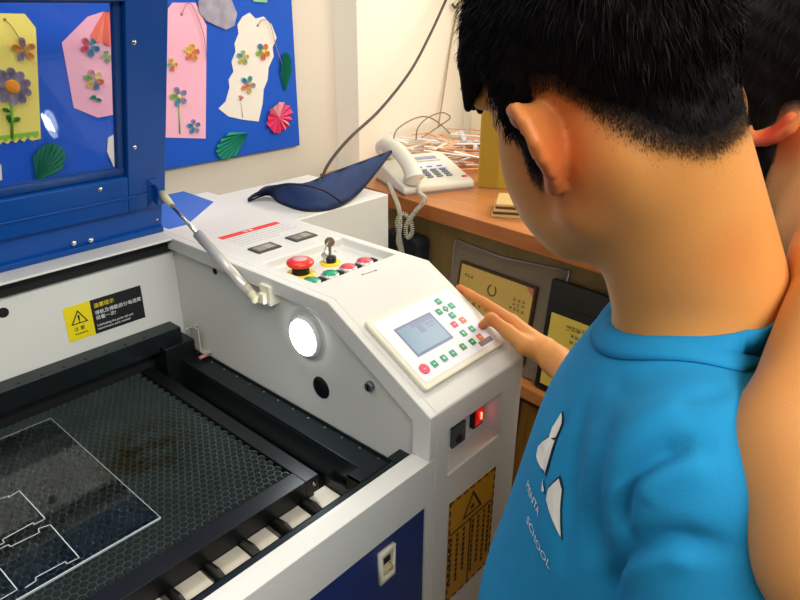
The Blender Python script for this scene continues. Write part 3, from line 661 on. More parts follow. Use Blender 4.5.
def pleat_leaf(name, label, a, c, wd, h, h2):
    """folded paper leaf: pleats fan out of the base to the rim"""
    a = Vector(a); c = Vector(c); d = c-a; nrm = Vector((-d.y, d.x)); b = nb(); n = 16; fs = []
    rim = []
    for i in range(n+1):
        t = i/n*2 - 1; s = 1 - abs(t)**2.2*.55; q = a + d*s + nrm*(wd/d.length)*math.sin(t*math.pi*.5)*(1.0)
        rim.append(q)
    prev = None
    for i, q in enumerate(rim):
        v1 = b.verts.new((q.x, BY + .001 - (.008 if i % 2 else .001), q.y)); v0 = b.verts.new((a.x + (q.x-a.x)*.06, BY + .001 - (.004 if i % 2 else .001), a.y + (q.y-a.y)*.06))
        if prev: b.faces.new((prev[0], v0, v1, prev[1]))
        prev = (v0, v1)
    o = obj(name, b, [cm(h), cm(h2)]); m_ = o.modifiers.new('thick', 'SOLIDIFY'); m_.thickness = .0006
    for i, p in enumerate(o.data.polygons): p.material_index = i % 2
    return tag(o, label, 'paper decoration', 'folded green paper leaves')
pleat_leaf('folded_paper_leaf', 'green pleated paper leaf seen through the lid window under the tags', (0.5152, 1.005), (0.5739, 1.0716), .030, '#15906E', '#0F7A5C')
pleat_leaf('folded_paper_leaf', 'dark green pleated paper leaf at the bottom edge of the blue board', (1.0585, 1.0348), (0.9576, 0.9922), .030, '#0E8A70', '#087258')
pleat_leaf('folded_paper_leaf', 'narrow green folded paper leaf at the right edge of the board', (1.1905, 1.1275), (1.2021, 1.2265), .018, '#128F74', '#0C765E')
# pink narrow tag
p2 = tagcard('pink_paper_tag', 'long pink paper tag with string between the lid and the white tag', [(0.8231, 1.0531), (0.9309, 1.0363), (0.968, 1.2973), (0.945, 1.3473), (0.8855, 1.3471), (0.8477, 1.3121)], cm('#F9B9CE'))
hole(p2, *(0.9047, 1.3219))
string(p2, [(0.9047, 1.3219) + (0,), (0.9184, 1.3451) + (.003,), (0.9356, 1.3367) + (.002,), (0.9545, 1.2778) + (.002,), (0.9553, 1.2216) + (.001,)])
flower(p2, *(0.9193, 1.2391), .017, ['#F2C23A', '#F5D860', '#F08A3A', '#F2B03A', '#EE7F4E'], None, rot=80, wd=.6)
flower(p2, *(0.8632, 1.2154), .012, ['#F2C850', '#F0D060', '#9ACB90', '#E98A5A'], None, wd=.6)
flower(p2, *(0.8709, 1.143), .019, ['#9C8FB8', '#8E86AE', '#7CC04A', '#3FA0C0', '#B0A0C4'], '#F2E27A', rot=30, wd=.5, cr=.22)
stem(p2, [(0.8689, 1.1294), (0.8611, 1.0576)], .004, '#8FC63A')
flower(p2, *(0.9013, 1.0693), .015, ['#8A7FC0', '#A090C8', '#2A8FB0', '#2F98B8', '#B8A8D0'], '#E8C85A', rot=18, wd=.55, cr=.2)
# white tag with torn edges
wpts = [(0.9776, 1.1044), (1.0001, 1.1193), (1.016, 1.1519), (1.0153, 1.1712), (1.0323, 1.1892), (1.0291, 1.2131), (1.0437, 1.2359), (1.0428, 1.2546), (1.0573, 1.2773), (1.0567, 1.298), (1.0736, 1.316), (1.0957, 1.325), (1.1126, 1.311), (1.1381, 1.3154), (1.1618, 1.2962), (1.1752, 1.2645), (1.16, 1.2406), (1.1612, 1.2184), (1.1424, 1.1921), (1.1363, 1.1625), (1.1209, 1.1385), (1.1142, 1.1034), (1.0966, 1.0587), (1.0465, 1.0696), (1.0047, 1.0819)]
wt = tagcard('white_paper_tag', 'white torn-edged paper tag with string and four quilled blossoms', wpts, cm('#EFE9DC'))
hole(wt, *(1.1172, 1.2946))
string(wt, [(1.1172, 1.2946) + (0,), (1.1311, 1.3084) + (.003,), (1.1524, 1.2987) + (.003,), (1.1672, 1.2477) + (.002,), (1.1859, 1.1946) + (.002,)])
flower(wt, *(1.0631, 1.2208), .015, ['#E8D24A', '#B9CF9A', '#6AA8B8', '#E0C84A', '#A8C8A0'], None, rot=10, wd=.6)
flower(wt, *(1.1268, 1.2323), .018, ['#F0803A', '#3E86B0', '#8CC040', '#E86A48', '#EE9440'], '#F2D24A', rot=50, wd=.6, cr=.25)
flower(wt, *(1.0714, 1.1549), .019, ['#B0A8A0', '#48A890', '#3A8FC0', '#E88A50', '#D8C060'], '#E8705A', rot=-10, wd=.5, cr=.22)
flower(wt, *(1.0463, 1.1249), .006, ['#E8A0A0'], '#D8888A', n=3, wd=.8); stem(wt, [(1.0453, 1.115), (1.047, 1.0747)], .0025, '#D8D0C4')
# magenta folded flower
b = nb(); F = BF(*(1.1641, 1.0616), BY + .001); n = 26; inner = b.verts.new(F @ Vector((0, 0, .004))); ring = []
for i in range(n):
    a = 2*math.pi*i/n; r = .034*(1 - .12*(i % 4 == 0)) * (1.05 + .1*math.sin(2*a)); ring.append(b.verts.new(F @ Vector((r*math.cos(a)*1.2, r*math.sin(a)*1.12, .002 + (.010 if i % 2 else 0)))))
for i in range(n): b.faces.new((ring[i], ring[(i+1) % n], inner))
pf = obj('magenta_paper_flower', b, [cm('#D8245E'), cm('#E85080'), cm('#F0A8AC')]); 
for i, p in enumerate(pf.data.polygons): p.material_index = 2 if 5 <= i <= 9 or i in (21, 23) else i % 2
m_ = pf.modifiers.new('thick', 'SOLIDIFY'); m_.thickness = .0006
tag(pf, 'magenta and pale pink folded paper flower near the board corner', 'paper decoration')
# grey silvery cut-out, upper green fan and scraps
b = nb(); gp = [(0.9506, 1.3494), (0.9504, 1.328), (0.9667, 1.3084), (0.993, 1.2969), (1.0203, 1.2873), (1.0446, 1.2959), (1.0566, 1.323), (1.0451, 1.3498), (1.0276, 1.3717), (0.9722, 1.3709)]
prism(b, gp, frame((0, BY + .001, 0), (1, 0, 0), (0, 0, 1), (0, -1, 0)), .003)
tag(obj('foil_cutout', b, mat('marbled_foil_paper', '#8F8C9C', .3, metal=.3, noise=.6, nscale=45)), 'marbled silver-grey paper cut-out above the white tag', 'paper decoration')
b = nb(); prism(b, [(1.0942, 1.3681), (1.1105, 1.3501), (1.1507, 1.348), (1.1558, 1.3688)], frame((0, BY + .001, 0), (1, 0, 0), (0, 0, 1), (0, -1, 0)), .002)
tag(obj('mint_paper_piece', b, cm('#8CCBA0')), 'mint green paper piece at the top above the foil cut-out', 'paper decoration')
b = nb(); prism(b, [(0.6834, 1.0717), (0.6757, 1.0417), (0.6854, 1.0041), (0.711, 0.9998), (0.7262, 1.0883)], frame((0, BY + .001, 0), (1, 0, 0), (0, 0, 1), (0, -1, 0)), .002)
tag(obj('cream_paper_piece', b, cm('#E8E0D0')), 'cream paper scrap beside the lid window stile', 'paper decoration')
b = nb(); prism(b, [(0.445, 1.0541), (0.4566, 1.0482), (0.4519, 1.0185), (0.4366, 1.0172)], frame((0, BY + .001, 0), (1, 0, 0), (0, 0, 1), (0, -1, 0)), .002)
tag(obj('white_paper_piece', b, cm('#E8E4D8')), 'small white paper scrap at the far left of the board', 'paper decoration')

# ------------------------------------------------------------------ white box and the navy cloth on it
bx = thing('equipment_box', 'white metal equipment box between the laser cutter and the desk', 'box', (.98, 1.17, 0))
obj('cabinet', box(nb(), (.835, 1.036, .02), (1.118, 1.32, .94)), M_white, bx, bevel=.003)
obj('foot', box(nb(), (.84, 1.045, 0), (1.11, 1.31, .022)), M_rubber, bx)
up = [(0.8518, 1.2171, 0.944), (0.8784, 1.1986, 0.965), (0.901, 1.1441, 0.985), (0.9224, 1.0986, 0.99), (0.9923, 1.0974, 1), (1.0853, 1.0955, 1.01), (1.1948, 1.0983, 1.02)]
lowp = [(0.8521, 1.2159, 0.943), (0.9115, 1.2221, 0.945), (0.8922, 1.1549, 0.943), (0.8906, 1.0654, 0.943), (0.9482, 1.0367, 0.943), (1.0478, 1.0595, 0.955), (1.1941, 1.096, 1.018)]
U = catmull(up, 5); Lw = catmull(lowp, 5); NV = 9; b = nb(); grid = []
for u, l in zip(U, Lw):
    row = []
    for k in range(NV+1):
        t = k/NV; p = u.lerp(l, t); p.z += .018*math.sin(math.pi*t)*min(1, (u-l).length/.08) + .003*math.sin(u.x*90 + t*6); row.append(b.verts.new(p))
    grid.append(row)
for i in range(len(grid)-1):
    for k in range(NV): b.faces.new((grid[i][k], grid[i+1][k], grid[i+1][k+1], grid[i][k+1]))
nc = obj('navy_cloth_case', b, mat('navy_cloth', '#1E3560', .75, noise=.2, nscale=60, bump=.3, bscale=700), smooth=True)
m_ = nc.modifiers.new('thick', 'SOLIDIFY'); m_.thickness = .003; m_.offset = -1
tag(nc, 'folded navy cloth with black piping and a pointed tip, lying on the white box', 'cloth')
W[nc.name] = Matrix()
M_pipe = mat('black_piping', '#0A0B10', .6)
for pth in (U, Lw, [g.lerp(h, .45) + Vector((0, 0, .016)) for g, h in zip(U[16:17], Lw[16:17])] and catmull([(0.8985, 1.1409, 0.986), (0.8706, 1.0372, 1.006), (0.9081, 1.0218, 0.99), (0.96, 1.0236, 0.952)], 6)):
    b = nb(); tube(b, pth, .0022, 6); o = obj('piping', b, M_pipe, nc, smooth=True)

# ------------------------------------------------------------------ desk
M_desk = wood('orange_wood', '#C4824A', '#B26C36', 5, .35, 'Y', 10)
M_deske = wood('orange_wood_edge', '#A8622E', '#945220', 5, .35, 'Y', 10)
M_tan = wood('tan_board', '#8E7848', '#7A6638', 3, .5, 'Z', 8)
M_brownw = wood('dark_brown_wood', '#4A2C16', '#33200F', 5, .4, 'Z', 10)
E0x = lambda y: 1.262 - .0945*(1.47 - y)
dk = thing('long_desk', 'long orange wooden counter desk along the right wall', 'desk', (1.5, .5, 0))
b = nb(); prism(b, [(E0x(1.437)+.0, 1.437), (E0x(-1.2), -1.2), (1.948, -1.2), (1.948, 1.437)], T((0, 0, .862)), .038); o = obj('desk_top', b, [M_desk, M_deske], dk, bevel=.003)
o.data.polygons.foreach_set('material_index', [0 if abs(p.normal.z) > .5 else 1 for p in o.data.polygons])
b = nb(); prism(b, [(E0x(1.437)+.065, 1.437), (E0x(-1.2)+.065, -1.2), (E0x(-1.2)+.085, -1.2), (E0x(1.437)+.085, 1.437)], T((0, 0, .0)), .862); obj('desk_front', b, M_tan, dk)
b = nb(); prism(b, [(E0x(1.0)-.005, 1.0), (E0x(-1.2)-.005, -1.2), (E0x(-1.2)+.066, -1.2), (E0x(1.0)+.066, 1.0)], T((0, 0, .505)), .033); obj('desk_shelf', b, M_desk, dk, bevel=.002)
b = nb(); prism(b, [(E0x(1.0)-.02, 1.0), (E0x(-1.2)-.02, -1.2), (E0x(-1.2)+.066, -1.2), (E0x(1.0)+.066, 1.0)], T((0, 0, .14)), .033); obj('desk_plinth', b, mat('red_brown_wood', '#6E3420', .4), dk, bevel=.002)
# ------------------------------------------------------------------ award plaques
dyv = Vector((-.0945, -.9955, 0)).normalized()
def plaque_frame(y, z, lean, off=0.):
    """u along the counter towards the viewer, v up (leaning back), w out to the laser cutter"""
    x = E0x(y) + off; th = math.radians(lean); wv = Vector((-.9955, .0945, 0)); v = (Vector((0, 0, 1))*math.cos(th) - wv*math.sin(th)).normalized()
    return frame((x, y, z), dyv, v, dyv.cross(v))
def glyphs(b, F, u0, u1, v, h, n, w=.0006, seed=1, dens=6):
    rg = random.Random(seed); cw = (u1-u0)/n
    for i in range(n):
        cu = u0 + cw*(i+.5); s = min(cw, h)*.42
        for k in range(dens):
            if rg.random() < .6: a = (cu-s, v + rg.uniform(-s, s)); q = (cu+s*rg.uniform(.3, 1), a[1] + rg.uniform(-.2, .2)*s)
            else: a = (cu + rg.uniform(-s, s), v-s*rg.uniform(.3, 1)); q = (a[0] + rg.uniform(-.3, .3)*s, v+s)
            A = Vector(a); Q = Vector(q); d = (Q-A).normalized(); nn = Vector((-d.y, d.x))*s*.11
            vs = [b.verts.new(F @ Vector((p.x, p.y, w))) for p in (A-nn, Q-nn, Q+nn, A+nn)]; b.faces.new(vs)
M_gold = mat('gold_certificate', '#D2AE5C', .4, metal=.25, noise=.06, nscale=30)
M_gold2 = mat('bright_gold_certificate', '#D9BE50', .4, metal=.2, noise=.06, nscale=30)
F1 = plaque_frame(.955, .541, 8, .03)
pq = thing('award_plaque', 'gold certificate plaque in a clear acrylic stand under the desk, beside the boy\'s hand', 'plaque', tuple(F1 @ Vector((.15, 0, 0))))
b = nb(); prism(b, [(0, .0), (.30, .0), (.335, .285), (.30, .278), (.15, .262), (.0, .270)], F1, .006)
pls = obj('acrylic_backing', b, mat('tinted_acrylic', '#C4B49A', .15, trans=.7, ior=1.2), pq, bevel=.002)
b = nb(); tube(b, [F1 @ Vector(p) for p in ((0, 0, .006), (0, .270, .006), (.15, .262, .006), (.30, .278, .006), (.335, .285, .006), (.30, 0, .006))], .0028, 6); obj('acrylic_rim', b, mat('silvery_rim', '#A8A0A8', .2, metal=.4), pq, smooth=True)
b = nb(); tube(b, [F1 @ Vector(p) for p in ((.337, .283, -.004), (.325, .2, -.006), (.305, .03, -.006))], .004, 6); obj('black_back_edge', b, M_rubber, pq, smooth=True)
G1 = F1 @ T((.035, .03, .0065))
b = nb(); prism(b, rrect(0, 0, .232, .195, .002), G1, .010); obj('plaque_board', b, M_brownw, pq, bevel=.001)
b = nb(); prism(b, rrect(.006, .006, .226, .189, .002), G1 @ T((0, 0, .0098)), .001); cf = obj('certificate', b, M_gold, pq)
b = nb(); tube(b, [G1 @ Vector((.110 + .012*math.cos(t), .150 + .013*math.sin(t), .0112)) for t in [math.radians(110 + k*16) for k in range(20)]], .0018, 6); obj('laurel_crest', b, mat('dark_crest', '#5E4424', .5), cf, smooth=True)
b = nb(); G1w = G1 @ T((0, 0, .0104))
glyphs(b, G1w, .172, .212, .150, .009, 3, seed=4); glyphs(b, G1w, .172, .212, .138, .009, 3, seed=5); glyphs(b, G1w, .165, .212, .126, .009, 4, seed=6); glyphs(b, G1w, .03, .2, .10, .016, 8, seed=7); glyphs(b, G1w, .03, .2, .07, .012, 11, seed=8); glyphs(b, G1w, .02, .05, .165, .01, 3, seed=9)
obj('certificate_writing', b, mat('brown_lettering', '#4A3A1E', .5), cf)
b = nb(); prism(b, [(.226, .189), (.205, .189), (.226, .168)], G1 @ T((0, 0, .0107)), .0003); obj('corner_ornament', b, mat('rose_ornament', '#C26A50', .5), cf)
# black plaque
F2 = plaque_frame(.648, .541, 6, .024)
pq = thing('award_plaque', 'black award board with a bright gold plate, behind the boy\'s forearm', 'plaque', tuple(F2 @ Vector((.15, 0, 0))))
b = nb(); prism(b, rrect(0, 0, .36, .262, .003), F2, .014); obj('plaque_board', b, mat('glossy_black_board', '#0D0D10', .25), pq, bevel=.0015)
b = nb(); prism(b, rrect(.0, .206, .36, .209, .001), F2 @ T((0, 0, .014)), .0015); obj('board_ridge', b, M_dark, pq)
b = nb(); prism(b, rrect(.014, .015, .33, .188, .002), F2 @ T((0, 0, .0142)), .0015); cf = obj('gold_plate', b, M_gold2, pq, bevel=.0004)
G2 = F2 @ T((0, 0, .0153)); b = nb()
glyphs(b, G2, .055, .175, .168, .014, 9, seed=11); glyphs(b, G2, .070, .175, .152, .011, 10, seed=12); glyphs(b, G2, .070, .175, .138, .011, 10, seed=13); glyphs(b, G2, .19, .3, .16, .012, 9, seed=15)
obj('plate_writing', b, mat('black_green_ink', '#20301C', .5), cf)
b = nb(); glyphs(b, G2, .035, .075, .108, .04, 1, seed=21, dens=8); glyphs(b, G2, .095, .140, .108, .04, 1, seed=22, dens=8); glyphs(b, G2, .160, .205, .108, .04, 1, seed=23, dens=8)
obj('raised_title', b, mat('orange_gold_title', '#C98418', .4), cf)
# wooden plaque on the plinth
F3 = plaque_frame(.70, .174, 5, .01)
pq = thing('wooden_plaque', 'tall wood-grain plaque in a dark frame standing under the shelf', 'plaque', tuple(F3 @ Vector((.15, 0, 0))))
b = nb(); prism(b, rrect(0, 0, .30, .325, .003), F3, .016); obj('plaque_board', b, M_brownw, pq, bevel=.002)
b = nb(); prism(b, rrect(.018, .02, .282, .305, .002), F3 @ T((0, 0, .0165)), .002); obj('wood_panel', b, wood('golden_brown_veneer', '#8E6420', '#6A4512', 5, .4, 'Z', 12), pq)
# dark bag under the desk by the box
b = nb(); prism(b, rrect(0, 0, .13, .26, .02), plaque_frame(1.16, .0, 0, .055) @ T((0, .54, 0)), .05)
tag(obj('black_bag', b, mat('black_cloth', '#14161C', .8), bevel=.012), 'black cloth case hung under the desk behind the phone cord', 'bag')

# ------------------------------------------------------------------ phone
PF = frame((1.232, 1.088, .9005), (.913, -.408, 0), (.408, .913, 0), (0, 0, 1))
ph = thing('desk_phone', 'cream corded desk telephone on the orange desk', 'telephone', (1.32, 1.13, .9005))
M_ph = mat('phone_cream', '#DEDAC6', .4)
def pside(v): return .022 + .05*(v/.2)
b = nb(); pr = [(0, .004), (0, .020), (.012, .026), (.19, .062), (.205, .060), (.21, .03), (.205, .004)]
prism(b, pr, PF @ frame((0, 0, 0), (0, 1, 0), (0, 0, 1), (1, 0, 0)), .205); obj('phone_base', b, M_ph, ph, bevel=.006, segs=3)
b = nb(); prism(b, [(.004, 0), (.004, .006), (.2, .006), (.2, 0)], PF @ frame((.004, 0, 0), (0, 1, 0), (0, 0, 1), (1, 0, 0)), .197); obj('phone_feet', b, mat('grey_phone_foot', '#8F989C', .5), ph)
sl = math.atan2(.036, .178)
SL = PF @ frame((0, .012, .0262), (1, 0, 0), (0, math.cos(sl), math.sin(sl)), (0, -math.sin(sl), math.cos(sl)))
M_pk = mat('slate_phone_key', '#76808E', .5)
b = nb(); prism(b, rrect(.072, .128, .175, .160, .004), SL, .003); dsp = obj('display_bezel', b, M_ph, ph, bevel=.001)
b = nb(); prism(b, rrect(.078, .134, .165, .153, .002), SL @ T((0, 0, .003)), .0006); obj('display', b, mat('lavender_display', '#8C92B4', .2), dsp)
b = nb(); prism(b, rrect(.078, .078, .170, .120, .003), SL, .0012); obj('index_card', b, mat('pale_card', '#DCDEEA', .4), ph)
for r_ in range(4):
    for c_ in range(3):
        b = nb(); prism(b, rrect(.085 + c_*.028, .026 + r_*.0135, .103 + c_*.028, .034 + r_*.0135, .003), SL, .0035); obj('phone_key', b, M_pk, ph, bevel=.001)
b = nb(); prism(b, rrect(.180, .012, .195, .019, .002), SL, .003); obj('phone_key', b, M_rkey, ph, label='red phone key')
for k in range(3):
    b = nb(); prism(b, rrect(.082 + .03*k, .088, .097 + .03*k, .092, .001), SL @ T((0, 0, .0012)), .002); obj('memory_key', b, M_pk, ph)
# handset: bar with two drops
hp = [SL @ Vector(p) for p in ((.030, -.006, .018), (.030, .012, .032), (.030, .05, .043), (.030, .095, .047), (.030, .14, .044), (.030, .178, .034), (.030, .196, .018))]
b = nb(); tube(b, catmull(hp, 6), lambda t: .0205 + .006*abs(2*t-1)**3, 14); hs = obj('handset', b, M_ph, ph, smooth=True)
for v in (.008, .18):
    b = nb(); cyl(b, SL @ Vector((.030, v, .002)), SL @ Vector((.030, v, .026)), .023, .0215, 24); obj('handset_cup', b, M_ph, hs, bevel=.003)
# coiled cord: helix along a drooping path
cp_ = catmull([SL @ Vector((.030, -.022, .014)), SL @ Vector((.032, -.034, -.006)), (1.205, 0.9964, 0.9162), (1.19, 1.0147, 0.8858), (1.18, 1.0346, 0.8483), (1.18, 1.031, 0.8181), (1.185, 1.0192, 0.8351), (1.19, 1.0305, 0.8623), (1.18, 1.0481, 0.8762), (1.17, 1.0555, 0.8564), (1.17, 1.0486, 0.8217), (1.17, 1.0383, 0.7821), (1.16, 1.0429, 0.8099), (1.16, 1.0366, 0.8551), (1.18, 1.058, 0.8843), (1.22, 1.1112, 0.9019), (1.28, 1.1875, 0.914)], 14)
hl = []; tot = 0
for i in range(len(cp_)-1):
    a, c = cp_[i], cp_[i+1]; d = (c-a); L = d.length
    if L < 1e-7: continue
    d /= L; x = d.cross(Vector((.3, .9, .2))).normalized(); y_ = d.cross(x); n = max(1, int(L/.0006))
    for k in range(n):
        tot += L/n; th_ = tot/.0050*2*math.pi; rr2 = .0050*min(1, tot/.02); hl.append(a + d*L*k/n + (x*math.cos(th_) + y_*math.sin(th_))*rr2)
b = nb(); tube(b, hl, .0013, 5); obj('coiled_cord', b, mat('ivory_cord', '#C4BFA8', .5), ph, smooth=True)

# ------------------------------------------------------------------ clutter on the desk
rg = random.Random(11)
M_strip = [mat('craft_strip_' + str(i), h, .7) for i, h in enumerate(('#F6EEE2', '#F2E2CC', '#E9A878', '#F4F0EA', '#D89868', '#EFE6DA', '#C8C8D4'))]
for i in range(95):
    x, y = rg.uniform(1.50, 1.90), rg.uniform(1.10, 1.42)
    a = rg.uniform(0, 180); L = rg.uniform(.06, .15); z = .903 + (i/95)*.055 + rg.uniform(0, .006)
    x = min(x, 1.93 - L*.5); y = min(y, 1.43 - L*.5); tilt = rg.uniform(-7, 7)
    z += math.sin(math.radians(abs(tilt)))*L*.5
    o = obj('craft_paper_strip', box(nb(), (-L/2, -.006, 0), (L/2, .006, .002), T((x, y, z)) @ R(a, 'Z') @ R(tilt, 'Y')), M_strip[i % 7])
    tag(o, 'loose white or orange craft paper strip in the heap behind the phone', 'paper strip', 'craft paper strips heaped behind the phone')
# yellow box file
yb = thing('yellow_box_file', 'mustard yellow upright box file on the desk behind the boy\'s face', 'box file', (1.50, .98, .9005))
YF = frame((1.434, 1.006, .9005), (.50, -.866, 0), (.866, .50, 0), (0, 0, 1))
b = nb(); box(b, (0, 0, 0), (.26, .08, .200), YF); o = obj('file_body', b, mat('mustard_card', '#B9962A', .55, noise=.05), yb, bevel=.002)
b = nb(); box(b, (.004, -.0008, .004), (.052, 0, .196), YF); obj('file_spine_fold', b, mat('dark_mustard_card', '#A68522', .55), o)
# stack of small wooden boards
for i in range(5):
    o = obj('wooden_tile', box(nb(), (0, 0, 0), (.14, .10, .006), T((1.250 + .003*(i % 2) + i*.001, .81 - .002*i, .9005 + i*.0064)) @ R(-62 + 2*(i % 3), 'Z') @ T((-.02, 0, 0))), [mat('pale_tile', '#C8A868', .5), mat('brown_tile', '#5E3E20', .5)][i % 2], bevel=.0006)
    tag(o, ['bottom', 'second lowest', 'middle', 'second highest', 'topmost'][i] + ' thin wooden tile of the small stack at the desk edge', 'tile', 'thin wooden tiles stacked on the desk edge')
# wall cables
def cable(name, label, pts, r, m, cat='cable'):
    b = nb(); tube(b, catmull(pts, 10), r, 8); return tag(obj(name, b, m, smooth=True), label, cat)
M_cab = mat('brown_grey_cable', '#4A4038', .5)
cable('black_cable', 'thick dark cable hanging diagonally across the bright wall', [(1.8282, 1.42, 1.3992), (1.7747, 1.4, 1.3588), (1.6763, 1.38, 1.2615), (1.5627, 1.36, 1.1634), (1.4169, 1.345, 1.0707), (1.2811, 1.33, 1.0117), (1.1998, 1.325, 0.9596), (1.1648, 1.325, 0.9116), (1.125, 1.33, .80), (1.125, 1.33, .6)], .0042, M_cab)
M_cab2 = mat('beige_cable', '#B0A078', .6)
cable('wall_cable', 'thin beige cable running down the corner of the bright wall', [(1.9049, 1.434, 1.3891), (1.8773, 1.434, 1.3239), (1.847, 1.434, 1.2093), (1.8166, 1.43, 1.0858), (1.7778, 1.42, 0.9674)], .0028, M_cab2)
cable('looped_cable', 'thin grey cable looping up behind the phone', [(1.4884, 1.36, 0.9685), (1.5061, 1.36, 1.0017), (1.5744, 1.36, 1.0233), (1.6363, 1.36, 1.0254), (1.6967, 1.36, 1.0031), (1.7798, 1.37, 0.9534)], .0022, mat('grey_brown_cable', '#8A7C6C', .6))
cable('looped_cable', 'thin brown cable arching beside the looped grey one', [(1.5712, 1.34, 0.9658), (1.5798, 1.34, 1.0009), (1.6389, 1.35, 1.0231), (1.721, 1.36, 1.0285), (1.7638, 1.36, 1.0081), (1.7253, 1.37, 0.986), (1.6355, 1.37, 0.9595)], .0022, mat('brown_thin_cable', '#8E7A60', .6))
cable('switch_cord', 'short cord knob fixed at the top of the wall corner', [(1.8468, 1.432, 1.3476), (1.8542, 1.425, 1.3359), (1.8784, 1.432, 1.3476)], .004, M_cab)
b = nb(); box(b, (1.93, 1.12, .902), (1.948, 1.40, 2.3))
tag(obj('curtain', b, mat('cream_curtain', '#F2E6C8', .8), bevel=.006), 'cream curtain edge hanging by the window', 'curtain')

# black pouch with white curls hanging from the desk edge
b = nb(); c0 = Vector((1.165, 0.4478, 0.8601))
pm = T(c0) @ Matrix.Diagonal((.018, .050, .050, 1)); bmesh.ops.create_uvsphere(b, u_segments=24, v_segments=16, radius=1, matrix=pm)
bp_ = thing('hanging_pouch', 'black pouch with thin white curls hanging at the desk edge by the chin', 'pouch', tuple(c0))
obj('pouch', b, mat('black_pouch_cloth', '#0C0C10', .7), bp_, smooth=True)
for k in range(7):
    ang = k*.9; b = nb(); tube(b, [c0 + Vector((-.0185*math.sqrt(max(0, 1 - ((.2+.1*k)*.5)**2)) - .001, .030*math.cos(ang) + .012*math.cos(t_*.5)*(1-t_*.05), .030*math.sin(ang) + .012*math.sin(t_*.5)*(1-t_*.05))) for t_ in range(9)], .0006, 5); obj('embroidered_curl', b, M_lwhite, bp_, smooth=True)
b = nb(); tube(b, [c0 + Vector((0, 0, .045)), c0 + Vector((.0, .002, .08))], .002, 6); obj('hanging_loop', b, M_rubber, bp_, smooth=True)

